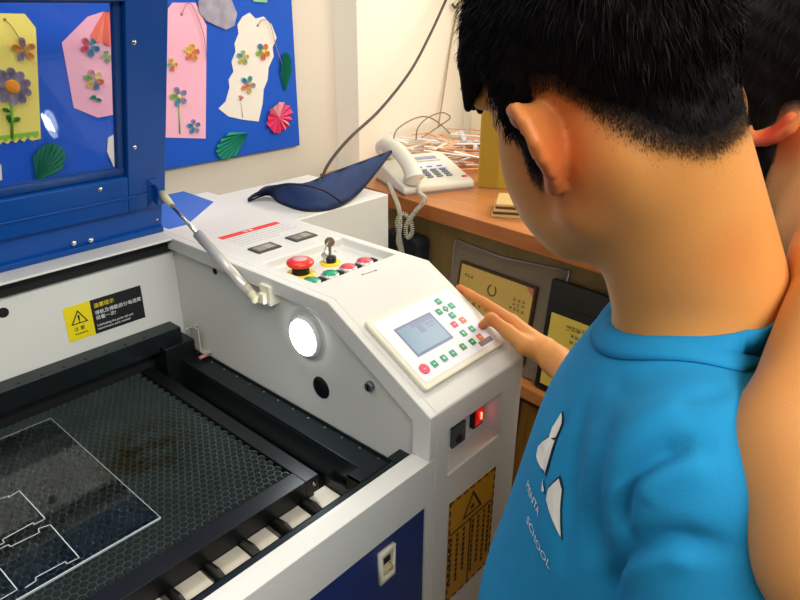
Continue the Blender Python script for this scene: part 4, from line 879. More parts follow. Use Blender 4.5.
# ------------------------------------------------------------------ people: blended volumes turned into one surface
class Vol:
    def __init__(s, lo, hi, h):
        s.lo = np.array(lo, np.float32); s.h = h; s.n = np.ceil((np.array(hi) - s.lo) / h).astype(int) + 1
        s.F = np.full(s.n, 1.0, np.float32)
    def sub(s, lo, hi):
        a = np.clip(np.floor((np.array(lo) - s.lo) / s.h).astype(int), 0, s.n); b = np.clip(np.ceil((np.array(hi) - s.lo) / s.h).astype(int) + 1, 0, s.n)
        if np.any(b <= a): return None
        g = np.stack(np.meshgrid(*[s.lo[i] + s.h*np.arange(a[i], b[i], dtype=np.float32) for i in range(3)], indexing='ij'), -1)
        return (slice(a[0], b[0]), slice(a[1], b[1]), slice(a[2], b[2])), g
    def blend(s, sl, d, k, sub=False):
        A = s.F[sl]
        if sub: d = -d; h = np.clip(.5 - .5*(d - A)/max(k, 1e-6)*-1*-1, 0, 1) if False else None
        if sub:
            h = np.clip(.5 - .5*(A - d)/max(k, 1e-6), 0, 1); s.F[sl] = A*(1-h) + d*h + k*h*(1-h)      # smooth max(A, d)
        else:
            h = np.clip(.5 + .5*(A - d)/max(k, 1e-6), 0, 1); s.F[sl] = A*(1-h) + d*h - k*h*(1-h)      # smooth min
    def cone(s, a, b, ra, rb, k=.01, sub=False):
        a = np.array(a, np.float32); b = np.array(b, np.float32); m = max(ra, rb) + 2*k + 4*s.h
        q = s.sub(np.minimum(a, b) - m, np.maximum(a, b) + m)
        if q is None: return
        sl, g = q; ba = b - a; L = float(ba @ ba) + 1e-12; p = g - a
        t = np.clip((p @ ba) / L, 0, 1); d = np.linalg.norm(p - t[..., None]*ba, axis=-1) - (ra + (rb - ra)*t); s.blend(sl, d, k, sub)
    def ell(s, c, r, Rm=None, k=.01, sub=False):
        c = np.array(c, np.float32); r = np.array(r, np.float32); m = float(r.max()) + 2*k + 4*s.h
        q = s.sub(c - m, c + m)
        if q is None: return
        sl, g = q; p = g - c
        if Rm is not None: p = p @ np.array(Rm, np.float32)
        k0 = np.linalg.norm(p / r, axis=-1); k1 = np.linalg.norm(p / (r*r), axis=-1) + 1e-9
        s.blend(sl, k0*(k0 - 1)/k1, k, sub)
    def chain(s, pts, rs, k=.006, sub=False):
        for i in range(len(pts)-1): s.cone(pts[i], pts[i+1], rs[i], rs[i+1], k, sub)
    def plane_cut(s, p0, n, k=.004):
        g = s.sub(s.lo, s.lo + s.h*(s.n-1)); sl, G = g; n = np.array(n, np.float32); n /= np.linalg.norm(n); d = (G - np.array(p0, np.float32)) @ n
        h = np.clip(.5 - .5*(s.F - d)/k, 0, 1); s.F = s.F*(1-h) + d*h + k*h*(1-h)
    def grid(s): return s.sub(s.lo, s.lo + s.h*(s.n-1))[1]
    def mesh(s):
        F = s.F; n = F.shape; ins = F < 0
        c = np.zeros((n[0]-1, n[1]-1, n[2]-1), np.int8)
        for i in (0, 1):
            for j in (0, 1):
                for k in (0, 1): c += ins[i:n[0]-1+i, j:n[1]-1+j, k:n[2]-1+k]
        cell = np.argwhere((c > 0) & (c < 8)); idx = np.full(c.shape, -1, np.int64); idx[tuple(cell.T)] = np.arange(len(cell))
        acc = np.zeros((len(cell), 3)); cnt = np.zeros(len(cell))
        for ax in range(3):
            o1, o2 = [x for x in range(3) if x != ax]
            for i in (0, 1):
                for j in (0, 1):
                    off = np.zeros(3, int); off[o1] = i; off[o2] = j; off2 = off.copy(); off2[ax] = 1
                    A = F[tuple((cell + off).T)]; B = F[tuple((cell + off2).T)]; m = (A < 0) != (B < 0)
                    t = np.where(m, A/(A - B + 1e-20), 0); p = np.tile(off.astype(float), (len(cell), 1)); p[:, ax] = t
                    acc[m] += p[m]; cnt[m] += 1
        V = (cell + acc/cnt[:, None])*s.h + s.lo
        quads = []
        for ax in range(3):
            o1, o2 = [(1, 2), (2, 0), (0, 1)][ax]
            sl1 = [slice(1, n[i]-1) for i in range(3)]; sl1[ax] = slice(0, n[ax]-1); sl2 = list(sl1); sl2[ax] = slice(1, n[ax])
            A = ins[tuple(sl1)]; B = ins[tuple(sl2)]; e = np.argwhere(A != B); base = np.array([s_.start for s_ in sl1]); e = e + base
            fl = ins[tuple(e.T)]
            d1 = np.zeros(3, int); d1[o1] = 1; d2 = np.zeros(3, int); d2[o2] = 1
            q = np.stack([idx[tuple((e - d1 - d2).T)], idx[tuple((e - d2).T)], idx[tuple(e.T)], idx[tuple((e - d1).T)]], 1)
            q[~fl] = q[~fl][:, ::-1]; quads.append(q)
        Q = np.concatenate(quads); Q = Q[(Q >= 0).all(1)]
        return V, Q
def relax(V, Q, it=2, lam=.5):
    e = np.concatenate([Q[:, [0, 1]], Q[:, [1, 2]], Q[:, [2, 3]], Q[:, [3, 0]]]); n = len(V)
    for s in range(it):
        S = np.zeros_like(V); c = np.zeros(n)
        for a, b_ in ((0, 1), (1, 0)):
            np.add.at(S, e[:, a], V[e[:, b_]]); np.add.at(c, e[:, a], 1)
        V = V + lam*(S/np.maximum(c, 1)[:, None] - V)
    return V
def surf(name, vols, m, parent, it=2, label=None):
    Vs, Qs, k = [], [], 0
    for v in vols:
        V, Q = v.mesh(); V = relax(V, Q, it); Vs.append(V); Qs.append(Q + k); k += len(V)
    V = np.concatenate(Vs); Q = np.concatenate(Qs)
    me = bpy.data.meshes.new(name); me.vertices.add(len(V)); me.vertices.foreach_set('co', V.astype(np.float32).ravel())
    me.loops.add(len(Q)*4); me.loops.foreach_set('vertex_index', Q.astype(np.int32).ravel()); me.polygons.add(len(Q))
    me.polygons.foreach_set('loop_start', np.arange(0, len(Q)*4, 4, dtype=np.int32)); me.polygons.foreach_set('loop_total', np.full(len(Q), 4, np.int32)); me.update(); me.validate()
    o = bpy.data.objects.new(name, me); COL.objects.link(o); me.materials.append(m)
    me.polygons.foreach_set('use_smooth', np.ones(len(me.polygons), bool))
    if parent is not None: me.transform(wm(parent).inverted()); o.parent = parent; W[o.name] = wm(parent).copy()
    if label: o['label'] = label
    return o, V, Q
def rotm(yaw, pitch, roll):
    return np.array((Matrix.Rotation(math.radians(yaw), 3, 'Z') @ Matrix.Rotation(math.radians(pitch), 3, 'Y') @ Matrix.Rotation(math.radians(roll), 3, 'X')))
def sstep(a, b, x): t = np.clip((x-a)/(b-a), 0, 1); return t*t*(3-2*t)

def skin_mat(name, base, tint):
    m = mat(name, base, .48, sss=.12, noise=.05, nscale=25, bump=.12, bscale=900, attr=('tint', tint), spec=.35); nt = m.node_tree; b = nt.nodes['Principled BSDF']
    a = nt.nodes.new('ShaderNodeAttribute'); a.attribute_name = 'scalp'; mx = nt.nodes.new('ShaderNodeMix'); mx.data_type = 'RGBA'
    nt.links.new(b.inputs['Base Color'].links[0].from_socket, mx.inputs[6]); mx.inputs[7].default_value = lin('#1A1410'); nt.links.new(a.outputs['Fac'], mx.inputs[0]); nt.links.new(mx.outputs[2], b.inputs['Base Color'])
    nt.links.new(mx.outputs[2], b.inputs['Base Color']); return m
def scalp(o, Hc, Rm, s, drop=0.):
    me = o.data; n = len(me.vertices); co = np.zeros(n*3, np.float32); me.vertices.foreach_get('co', co); co = co.reshape(-1, 3) + np.array(wm(o).translation, np.float32)
    L = (co - np.array(Hc)) @ np.array(Rm) / s; near = np.linalg.norm(L - np.array([0, 0, .03]), axis=1) < .14
    ear = (L[:, 1] > .0715) ; zc = L[:, 2] - hairline(L[:, 0], np.abs(L[:, 1]), drop) + .024*sstep(-.02, -.045, L[:, 1])*(L[:, 0] < .03)
    f = np.where(near & ~ear & (L[:, 0] < .085), sstep(-.013, .010, zc)*.97, 0); at = me.attributes.new('scalp', 'FLOAT', 'POINT'); at.data.foreach_set('value', f.astype(np.float32))
SK1 = skin_mat('warm_skin', '#DE9850', '#CC5C2C'); SK2 = skin_mat('tan_skin', '#DE9A56', '#D04526')
M_hair = mat('black_hair', '#100D0C', .55, spec=.12, noise=.3, nscale=60)

def head_volume(v, Hc, Rm, neck_to, nr=(.050, .056), ear_tilt=0., s=1., skip=0):
    Hc = np.array(Hc); P = lambda x, y, z: Hc + Rm @ (np.array([x, y, z])*s)
    v.ell(P(-.004, 0, .052), (.086*s, .066*s, .075*s), Rm, .012)
    v.ell(P(.030, 0, .020), (.062*s, .060*s, .085*s), Rm, .02)
    for sd in (1, -1):
        v.cone(P(-.006, sd*.054, -.045), P(.056, sd*.022, -.094), .020*s, .017*s, .024)
        v.ell(P(.050, sd*.035, -.028), (.037*s, .028*s, .042*s), Rm, .02)
        v.ell(P(-.03, sd*.05, -.02), (.03*s, .02*s, .035*s), Rm, .02)
    for sd in (1, -1): v.ell(P(.022, sd*.046, -.048), (.036*s, .018*s, .036*s), Rm, .022)
    v.ell(P(.058, 0, -.092), (.024*s, .024*s, .020*s), Rm, .015)
    v.ell(P(.068, 0, -.060), (.022*s, .028*s, .03*s), Rm, .015)
    for sd in (1, -1): v.ell(P(.040, sd*.030, -.060), (.036*s, .026*s, .036*s), Rm, .02)
    v.ell(P(.020, 0, -.062), (.05*s, .045*s, .035*s), Rm, .02)
    for sd in (1, -1):
        v.ell(P(.094, sd*.031, .020), (.018*s, .017*s, .013*s), Rm, .010, sub=True)
        v.ell(P(.074, sd*.031, .018), (.0135*s,)*3, Rm, .003)
        v.cone(P(.088, sd*.012, .040), P(.078, sd*.048, .040), .008*s, .006*s, .012)
    v.chain([P(.089, 0, .022), P(.100, 0, .0), P(.108, 0, -.018)], [.007*s, .008*s, .0105*s], .008)
    for sd in (1, -1): v.ell(P(.098, sd*.011, -.022), (.009*s, .007*s, .006*s), Rm, .005)
    v.cone(P(.090, -.017, -.050), P(.090, .017, -.050), .0055*s, .0055*s, .005); v.cone(P(.088, -.014, -.060), P(.088, .014, -.060), .006*s, .006*s, .004)
    v.cone(P(.1005, -.02, -.0548), P(.1005, .02, -.0548), .004*s, .004*s, .002, sub=True)
    # neck
    nb_ = np.array(neck_to); v.cone(P(-.032, .007, -.020), nb_, nr[0]*.97, nr[1], .02)
    v.cone(P(-.046, .006, -.02), nb_ + .6*(P(-.035, 0, -.1) - P(0, 0, -.1)), .036, .042, .02)
    # store the field without ears for the hair
    base = v.F.copy()
    Rt = Matrix.Rotation(math.radians(-ear_tilt), 3, 'Y'); 
    for sd in (1, -1):
        def E(x, y, z):
            q = np.array(Rt @ Vector((x+.002, 0, z))); return P(q[0]*.92-.004, sd*(.064 + (y-.064)*(.95 if sd > 0 else .2)), q[2]*.88 + .009)
        rim = [(.012, .070, .012), (.016, .074, .024), (.008, .080, .034), (-.006, .087, .036), (-.018, .093, .028), (-.024, .096, .014), (-.023, .094, 0), (-.018, .088, -.013), (-.010, .081, -.023)]
        rim = rim[skip:]; v.chain([E(*q) for q in rim], [.0028, .0034, .0038, .004, .004, .0038, .0036, .0036, .0042][skip:], .002)
        v.chain([E(-.010, .081, -.023), E(-.003, .076, -.031), E(.006, .071, -.024)], [.0050, .0058, .0040], .003)
        fine = catmull(rim + [(-.003, .076, -.031)], 4)
        for i, q in enumerate(fine):
            if i < 3: continue
            v.cone(E(-.002 - .008*(i/len(fine)), .060, q[2]*.6), E(q[0]*.93, q[1]-.0020, q[2]*.93), .0040, .0026, .004)
        v.cone(E(-.008, .066, -.012), E(-.006, .078, -.025), .004, .004, .004)
        if not skip: v.cone(E(-.006, .088, .022), E(-.014, .084, -.006), .0026, .0026, .003)
        v.ell(E(.004, .072, .000), (.007, .006, .009), Rm, .003, sub=True)
        if not skip: v.cone(E(.011, .071, -.006), E(.010, .073, .003), .0040, .003, .003)
    return base, P

def hairline(x, ay, drop=0.):
    zz = np.interp(x, [-.12, -.085, -.070, -.055, -.042, -.030, -.020, -.004, .006, .020, .030, .034, .05, .07, .09, .12], [-.018, -.016, -.006, .010, .022, .036, .046, .046, -.002, -.022, -.012, .030, .045, .058, .066, .07])
    mid = sstep(.045, .02, ay); zm = np.interp(x, [-.12, -.06, -.03, .05, .09, .12], [-.023, -.021, .003, .055, .066, .07])
    return zz*(1-mid) + zm*mid - drop*(np.abs(x) < .06)

def hair_on(vol, base, Hc, Rm, parent, seed, nstr=9000, fringe=True, name='hair', s=1., drop=0.):
    h = Vol(vol.lo, vol.lo + vol.h*(vol.n-1), vol.h); G = vol.grid(); L = (G - np.array(Hc, np.float32)) @ np.array(Rm, np.float32) / s
    x, y, z = L[..., 0], L[..., 1], L[..., 2]; ay = np.abs(y)
    # hairline height as a function of where round the head we are
    line = lambda a, b_: hairline(a, b_, drop)
    far = lambda yy: .024*sstep(-.02, -.045, yy)
    zh = line(x, ay) - far(y)*(x < .03)
    t = (.0042 + .004*sstep(-.02, .05, x))*sstep(-.002, .045, z - zh) + .006*sstep(.05, .11, z) + .003*sstep(0, .01, z-zh) - .0035 - .03*sstep(0., -.012, z - zh)
    t += .0012*np.sin(x*260 + y*190)*np.sin(z*230 + y*120)*sstep(0, .03, z-zh)
    h.F = (base - t).astype(np.float32)
    P = lambda a, b_, c: np.array(Hc) + Rm @ (np.array([a, b_, c])*s)
    if fringe:
        h.ell(P(.068, 0, .072), (.024, .050, .028), Rm, .015)
        for i in range(13):
            yy = -.052 + .0087*i; h.cone(P(.082 - 6*yy*yy, yy, .072), P(.107 - 9*yy*yy, yy*1.10, .036 + .006*math.sin(i*2.3)), .009, .0035, .006)
    # keep the shell clear of everything below the line so the skin shows
    o, V, Q = surf(name, [h], M_hair, parent, 2)
    # strands
    rs = np.random.RandomState(seed)
    c = V[Q].mean(1); e1 = V[Q[:, 2]] - V[Q[:, 0]]; e2 = V[Q[:, 3]] - V[Q[:, 1]]; nn = np.cross(e1, e2); ar = np.linalg.norm(nn, axis=1); nn /= ar[:, None] + 1e-12
    lc = (c - np.array(Hc)) @ Rm / s
    zc = lc[:, 2] - line(lc[:, 0], np.abs(lc[:, 1])) + far(lc[:, 1])*(lc[:, 0] < .03); ok = zc > -.004
    pr = ar*ok; pr /= pr.sum(); pick = rs.choice(len(c), nstr, p=pr)
    p0 = c[pick] + rs.uniform(-1, 1, (nstr, 3))*vol.h*.6; n0 = nn[pick]; l0 = lc[pick]; zz = zc[pick]
    # flow: away from the crown, tipping down / forward over the brow
    crown = np.array([-.045, 0, .125]); fl = l0 - crown; fl -= (fl*(n0 @ Rm)).sum(1)[:, None]*(n0 @ Rm); fl /= np.linalg.norm(fl, axis=1)[:, None] + 1e-9
    fl = fl @ Rm.T; ln = (.0035 + .0115*sstep(.0, .06, zz))*rs.uniform(.6, 1.25, nstr); 
    lift = .12 + .22*sstep(.02, .08, zz) + rs.normal(0, .10, nstr)
    d = fl + n0*lift[:, None] + rs.normal(0, .16, (nstr, 3)); d /= np.linalg.norm(d, axis=1)[:, None]
    d2 = d - n0*.35 + np.array([0, 0, -.25]); d2 /= np.linalg.norm(d2, axis=1)[:, None]
    w_ = np.cross(d, rs.normal(0, 1, (nstr, 3))); w_ /= np.linalg.norm(w_, axis=1)[:, None]; w_ *= .00028
    st = p0 - n0*.001; m1 = st + d*(ln*.55)[:, None]; m2 = m1 + d2*(ln*.5)[:, None]
    SV = np.stack([st - w_, st + w_, m1 + w_*.8, m1 - w_*.8, m2], 1).reshape(-1, 3); k = np.arange(nstr)*5
    F = np.concatenate([np.stack([k, k+1, k+2, k+3], 1)]).tolist() + np.stack([k+3, k+2, k+4], 1).tolist()
    so = obj('hair_strands', (SV.tolist(), [], F), M_hair, o, smooth=True, local=False); so['kind'] = 'stuff'
    # close-cropped stubble fading below the hairline
    bv = Vol(vol.lo, vol.lo + vol.h*(vol.n-1), vol.h); bv.F = base; V, Q = bv.mesh()
    c = V[Q].mean(1); e1 = V[Q[:, 2]] - V[Q[:, 0]]; e2 = V[Q[:, 3]] - V[Q[:, 1]]; nn = np.cross(e1, e2); ar = np.linalg.norm(nn, axis=1); nn /= ar[:, None] + 1e-12
    lc = (c - np.array(Hc)) @ Rm / s; zc = lc[:, 2] - line(lc[:, 0], np.abs(lc[:, 1])); ok = (zc > -.024) & (zc < .018) & (lc[:, 0] < .03)
    pr = ar*ok*np.exp(np.minimum(zc, 0)/.0030); pr /= pr.sum(); ns = nstr*3//2; pick = rs.choice(len(c), ns, p=pr)
    p0 = c[pick] + rs.uniform(-1, 1, (ns, 3))*vol.h*.6; n0 = nn[pick]; fl = lc[pick] - crown; fl -= (fl*(n0 @ Rm)).sum(1)[:, None]*(n0 @ Rm); fl /= np.linalg.norm(fl, axis=1)[:, None] + 1e-9; fl = fl @ Rm.T
    d = fl + n0*.28 + rs.normal(0, .12, (ns, 3)); d /= np.linalg.norm(d, axis=1)[:, None]; ln = .0025*rs.uniform(.5, 1.3, ns)*np.exp(np.minimum(zc[pick], 0)/.02)
    w_ = np.cross(d, n0 + rs.normal(0, .3, (ns, 3))); w_ /= np.linalg.norm(w_, axis=1)[:, None]; w_ *= .00010
    SV = np.stack([p0 - w_, p0 + w_, p0 + d*ln[:, None]], 1).reshape(-1, 3); k = np.arange(ns)*3
    so = obj('hair_stubble', (SV.tolist(), [], np.stack([k, k+1, k+2], 1).tolist()), M_hair, o, local=False); so['kind'] = 'stuff'
    return o
def tint(o, spots):
    me = o.data; n = len(me.vertices); co = np.zeros(n*3, np.float32); me.vertices.foreach_get('co', co); co = co.reshape(-1, 3)
    co = co + np.array(wm(o).translation, np.float32) if True else co
    f = np.zeros(n, np.float32)
    for c, r, a in spots:
        d = np.linalg.norm(co - np.array(c, np.float32), axis=1); f = np.maximum(f, a*np.clip(1.35 - d/r, 0, 1))
    at = me.attributes.new('tint', 'FLOAT', 'POINT'); at.data.foreach_set('value', np.clip(f, 0, 1))
def V3(*a): return np.array(a, float)

# ---- the boy in the blue shirt
S1 = .94; H1 = V3(.434, .196, 1.283); R1 = rotm(71.8, 13.2, -20.2)
N1 = V3(.46, .125, 1.155); ya = math.radians(112); FD = V3(math.cos(ya), math.sin(ya), 0); LT = V3(-math.sin(ya), math.cos(ya), 0); UP = V3(0, 0, 1)
def t1(f, l, u): return N1 + FD*f + LT*l + UP*u
boy = thing('person', 'person with short black hair in a bright blue t-shirt pressing the control panel', 'person', (.46, .10, 0))
hv = Vol((.27, .02, 1.03), (.60, .36, 1.44), .0022)
base1, PH1 = head_volume(hv, H1, R1, N1 + V3(0, 0, -.01), s=S1)
for sd in (1, -1): hv.cone(t1(0, sd*.02, -.03), t1(-.005, sd*.10, -.068), .042, .030, .03)
hv.ell(t1(.01, 0, -.07), (.06, .06, .06), None, .02)
# right arm with the hand on the panel
SR = t1(0, -.145, -.045); WR = V3(*(0.8048, 0.4212, 0.8703)); ER = V3(*(0.6804, 0.2432, 0.8876))
av = Vol((.48, .10, .78), (.90, .70, 1.16), .0022)
av.chain([SR, ER], [.040, .031], .01); av.cone(ER, WR + (ER-WR)*.12, .032, .0215, .012)
def DP(*q): return [V3(*p) for p in q]
ix = DP((0.8233, 0.4974, 0.8922), (0.8291, 0.5561, 0.9035), (0.8322, 0.5891, 0.9088), (0.8338, 0.6113, 0.9127))
thb = DP((0.7914, 0.4484, 0.876), (0.7906, 0.4831, 0.8898), (0.7869, 0.513, 0.9035), (0.7893, 0.5305, 0.8847))
av.cone(WR + (ER-WR)*.15, WR, .0215, .0200, .01)
off = V3(.012, -.006, -.012)
MC_ = [ix[0] + off*1.35*i for i in range(4)]
for i, m_ in enumerate(MC_): av.cone(WR + (m_-WR)*.10, m_, .0150, .0105, .010)
av.chain(ix, [.0098, .0083, .0072, .0062], .003)
for i, (dx_, lg) in enumerate(((1, 1.05), (2, .95), (3, .78))):
    b0 = MC_[dx_]; f1 = (ix[1]-ix[0])*lg; f2 = (ix[2]-ix[1])*lg
    p1 = b0 + f1*.85 + V3(.004, 0, -.012); p2 = p1 + f2*.7 + V3(.004, 0, -.016); p3 = p2 + V3(-.002, .004, -.017)
    av.chain([b0, p1, p2, p3], [.0095, .0082, .0072, .0062], .003)
av.cone(WR + (thb[0]-WR)*.2, thb[0], .015, .014, .01); av.chain(thb, [.0135, .0105, .0092, .0070], .006)
# left arm, hanging to the hip
SLs = t1(-.012, .145, -.055); EL = t1(-.075, .195, -.26); WL = t1(.05, .20, -.42)
lv = Vol(np.minimum(np.minimum(SLs, EL), WL) - .09, np.maximum(np.maximum(SLs, EL), WL) + V3(.09, .12, .09), .004)
lv.chain([SLs, EL], [.032, .030], .01); lv.chain([EL, WL], [.031, .019], .01); HL = WL + FD*.05 - UP*.03; lv.cone(WL, HL, .019, .022, .01)
for i in range(4):
    b0 = HL + LT*(.020 - .013*i) - UP*.004; lv.chain([b0, b0 + FD*.028 - UP*.018, b0 + FD*.040 - UP*.040], [.0085, .0078, .0068], .003)
lv.chain([WL + FD*.02 - LT*.018, WL + FD*.05 - LT*.035 - UP*.02, WL + FD*.07 - LT*.036 - UP*.04], [.011, .009, .0075], .005)
# legs
gv = Vol((.26, -.12, .02), (.68, .30, .64), .006)
PEL = V3(.465, .095, .60)
for sd in (1, -1):
    hp_ = PEL + LT*sd*.075; kn = V3(hp_[0], hp_[1], .36) + FD*.015 + LT*sd*.01; an = V3(hp_[0], hp_[1], .07) + LT*sd*.015 - FD*.01
    gv.chain([hp_, kn, an], [.072, .046, .030], .02); gv.cone(an, an + FD*.10 - UP*.035, .030, .024, .02)
body, _, _ = surf('body', [hv, av, lv, gv], SK1, boy, 2)
E1 = PH1(-.006, .082, .004); tint(body, [(E1, .045, .75), (ix[3], .025, .6), (ix[1], .05, .3), (thb[3], .02, .6), (thb[2], .03, .35), (PH1(-.09, .03, -.09), .02, .2)])
scalp(body, H1, R1, S1)
hair_on(hv, base1, H1, R1, boy, 3, 24000, s=S1)
# eyes, brows for the turned-away face
for sd in (1, -1):
    b = nb(); bmesh.ops.create_uvsphere(b, u_segments=14, v_segments=10, radius=.0125, matrix=T(tuple(PH1(.0735, sd*.030, .018)))); o = obj('eye', b, mat('eye_white', '#E8E2D8', .2), boy, smooth=True)
    b = nb(); cyl(b, PH1(.0885, sd*.031, .016), PH1(.0892, sd*.031, .016), .0055); obj('iris', b, mat('dark_iris', '#1C120C', .2), o)
    b = nb(); tube(b, [PH1(.096, sd*.014, .042), PH1(.095, sd*.03, .047), PH1(.084, sd*.048, .043)], .0022, 6); obj('eyebrow', b, M_hair, boy, smooth=True)
# shirt
sv = Vol((.10, -.22, .52), (.78, .48, 1.24), .0036)
sv.cone(t1(0, -.11, -.058), t1(0, .11, -.058), .056, .056, .02)
BR = np.stack([FD, LT, UP], 1)
sv.ell(t1(.005, 0, -.16), (.105, .155, .16), BR, .03)
sv.ell(t1(.022, 0, -.34), (.120, .150, .22), BR, .04)
sv.ell(t1(.022, .0, -.50), (.130, .156, .18), BR, .04)
sv.cone(t1(-.008, .130, -.055), SLs + (EL-SLs)*.72, .055, .066, .018)
sv.cone(t1(0, -.135, -.05), SR + (ER-SR)*.62, .056, .060, .03)
# neck hole and ribbed collar
ca = np.linspace(0, 2*math.pi, 41)
cpts = [t1(.064*math.cos(a) - .004, .068*math.sin(a), .006 - .034*math.cos(a)) for a in ca]
sv.chain([t1(.0, 0, -.12), t1(-.004, 0, .0), t1(-.01, 0, .12)], [.058, .061, .066], .004, sub=True)
# folds
def fold(pts, r, k=.012): sv.chain([V3(*p) for p in pts], r, k)
FOLDS_HERE = 1
# cut hem and sleeve ends
sv.plane_cut((0, 0, .56), (0, 0, -1))
def cut_end(p, n, rad):
    G = sv.sub(np.array(p) - rad, np.array(p) + rad)
    sl, g = G; n = np.array(n)/np.linalg.norm(n); d = ((g - np.array(p)) @ n).astype(np.float32); msk = (np.linalg.norm(g - np.array(p), axis=-1) < rad)
    sv.F[sl] = np.where(msk & (d > -.0), np.maximum(sv.F[sl], d), sv.F[sl])
cut_end(SLs + (EL-SLs)*.74, EL-SLs, .10); cut_end(SR + (ER-SR)*.64, ER-SR, .085)
M_shirt = mat('bright_blue_jersey', '#1E8ABC', .85, noise=.06, nscale=40, bump=.25, bscale=1400, spec=.25)
shirt, SVv, SQ = surf('t_shirt', [sv], M_shirt, boy, 2)
def soften(lines):
    """press folds into the cloth: (points, width, depth) - positive depth is a crease, negative a raised fold"""
    global SVv
    me = shirt.data; n = len(me.vertices); nr_ = np.zeros(n*3, np.float32); me.vertices.foreach_get('normal', nr_); nr_ = nr_.reshape(-1, 3); V = SVv.copy()
    for pts, wd, dp in lines:
        P_ = np.array([tuple(p) for p in catmull(pts, 8)]); d = np.full(n, 9.); tt = np.zeros(n)
        for k in range(len(P_)-1):
            a = P_[k]; ba = P_[k+1] - a; t = np.clip(((SVv - a) @ ba)/(ba @ ba + 1e-12), 0, 1); q = np.linalg.norm(SVv - a - t[:, None]*ba, axis=1); m = q < d; d[m] = q[m]; tt[m] = (k + t[m])/(len(P_)-1)
        V -= nr_*(dp*np.exp(-(d/wd)**2)*np.clip(np.sin(np.pi*np.clip(tt*.9+.05, 0, 1))*1.6, 0, 1))[:, None]
    SVv = V; me.vertices.foreach_set('co', (V - np.array(wm(boy).translation)).astype(np.float32).ravel()); me.update()
soften([
    ([(.2965, .1025, 1.078), (.2968, .1015, 1.087), (.2971, .103, 1.1001), (.2984, .1021, 1.1129), (.3009, .0952, 1.1271), (.3053, .0849, 1.1383), (.309, .0734, 1.1438)], .0075, .0095),
    ([(.2923, .09, 1.1107), (.2952, .0876, 1.1221), (.2996, .0782, 1.1335), (.306, .0644, 1.1409)], .009, -.004),
    ([(.315, .108, 1.105), (.317, .106, 1.125), (.322, .098, 1.142), (.330, .086, 1.150)], .011, -.003),
    ([(.3077, .1006, 1.019), (.3066, .1012, 1.0358), (.2949, .095, 1.0647), (.2878, .0841, 1.0859), (.2864, .0652, 1.1026), (.292, .0439, 1.108)], .0065, .0075),
    ([(.300, .095, 1.045), (.289, .086, 1.070), (.283, .073, 1.090), (.284, .055, 1.098)], .0075, -.0035),
    ([(.3669, .144, 1.1278), (.3425, .1168, 1.1416), (.3341, .098, 1.1508), (.3418, .0822, 1.1565), (.3663, .074, 1.1552)], .008, .0028),
    ([(.36, .135, 1.133), (.336, .108, 1.146), (.330, .09, 1.155)], .007, -.0018),
    ([(.3678, .1608, 1.1065), (.3497, .1552, 1.0864), (.3363, .1482, 1.0653), (.3246, .1425, 1.0347), (.315, .138, 1.00)], .010, .0030),
    ([(.3327, .1282, 1.1231), (.3157, .1238, 1.1058), (.315, .1221, 1.0775), (.312, .118, 1.04)], .009, .0032),
    ([(.345, .142, 1.11), (.329, .136, 1.09), (.323, .132, 1.06)], .008, -.0020),
    ([(.375, .175, 1.09), (.362, .178, 1.06), (.350, .172, 1.02), (.34, .165, .97)], .006, .0026),
])
sbv = BVHTree.FromPolygons([tuple(v) for v in SVv], SQ.tolist())
def on_shirt(p, off=.0008):
    q, n_, _, _ = sbv.find_nearest(Vector(p)); d_ = Vector(p) - q
    return q + n_*off if n_.dot(Vector(q) - Vector(N1 - UP*.2)) > 0 else q - n_*off
# ribbed collar: a band sewn round the neck opening
nc_ = 72; rows = 7; V_ = []; F_q = []
for i in range(nc_):
    a = 2*math.pi*i/nc_
    for k in range(rows):
        t_ = k/(rows-1); rr_c = .0635 + .0185*t_
        p = t1(rr_c*math.cos(a)*.97 - .004, rr_c*1.05*math.sin(a), .020 - .012*t_ - (.034 + .004*t_)*math.cos(a))
        q = on_shirt(p, .0006 + .0022*math.sin(math.pi*min(1, t_*1.0))**.5)
        if k == 0: q = Vector(p)*.5 + q*.5
        V_.append(tuple(q))
for i in range(nc_):
    for k in range(rows-1): F_q.append((i*rows+k, i*rows+k+1, ((i+1) % nc_)*rows+k+1, ((i+1) % nc_)*rows+k))
col_ = obj('collar', (V_, [], F_q), M_shirt, boy, smooth=True); m_ = col_.modifiers.new('thick', 'SOLIDIFY'); m_.thickness = .0022; m_.offset = 0
# print on the chest
def decal(name, pts, m, off=.0012):
    q = [on_shirt(p, off) for p in pts]; b = nb(); c_ = sum(q, Vector())/len(q); c_ = on_shirt(c_, off*1.2); cv = b.verts.new(c_); vs = []
    for i in range(len(q)):
        for t_ in (0, .5): vs.append(b.verts.new(on_shirt(q[i].lerp(q[(i+1) % len(q)], t_), off)))
    for i in range(len(vs)): b.faces.new((vs[i], vs[(i+1) % len(vs)], cv))
    return obj(name, b, m, shirt)
M_pr = mat('white_shirt_print', '#E6E4D8', .7); M_prk = mat('dark_print_outline', '#15323E', .7)
SH = [[(.3745, .1793, 1.0845), (.3707, .1829, 1.072), (.3668, .1831, 1.0645), (.3636, .1771, 1.0707), (.3678, .1758, 1.0802)],
      [(.3674, .1835, 1.0648), (.3706, .1914, 1.0512), (.3666, .19, 1.0452), (.3573, .1819, 1.0449), (.3506, .1742, 1.0477), (.3536, .1744, 1.0553), (.3583, .1756, 1.0633), (.362, .1767, 1.0684)],
      [(.3415, .1591, 1.057), (.3422, .1657, 1.0444), (.3394, .1649, 1.037), (.3342, .1591, 1.0334), (.3272, .1499, 1.0282), (.3245, .1458, 1.0257), (.3314, .1515, 1.0415), (.3369, .1545, 1.0532)],
      [(.3506, .176, 1.0423), (.3434, .169, 1.0392), (.3453, .1722, 1.0361)]]
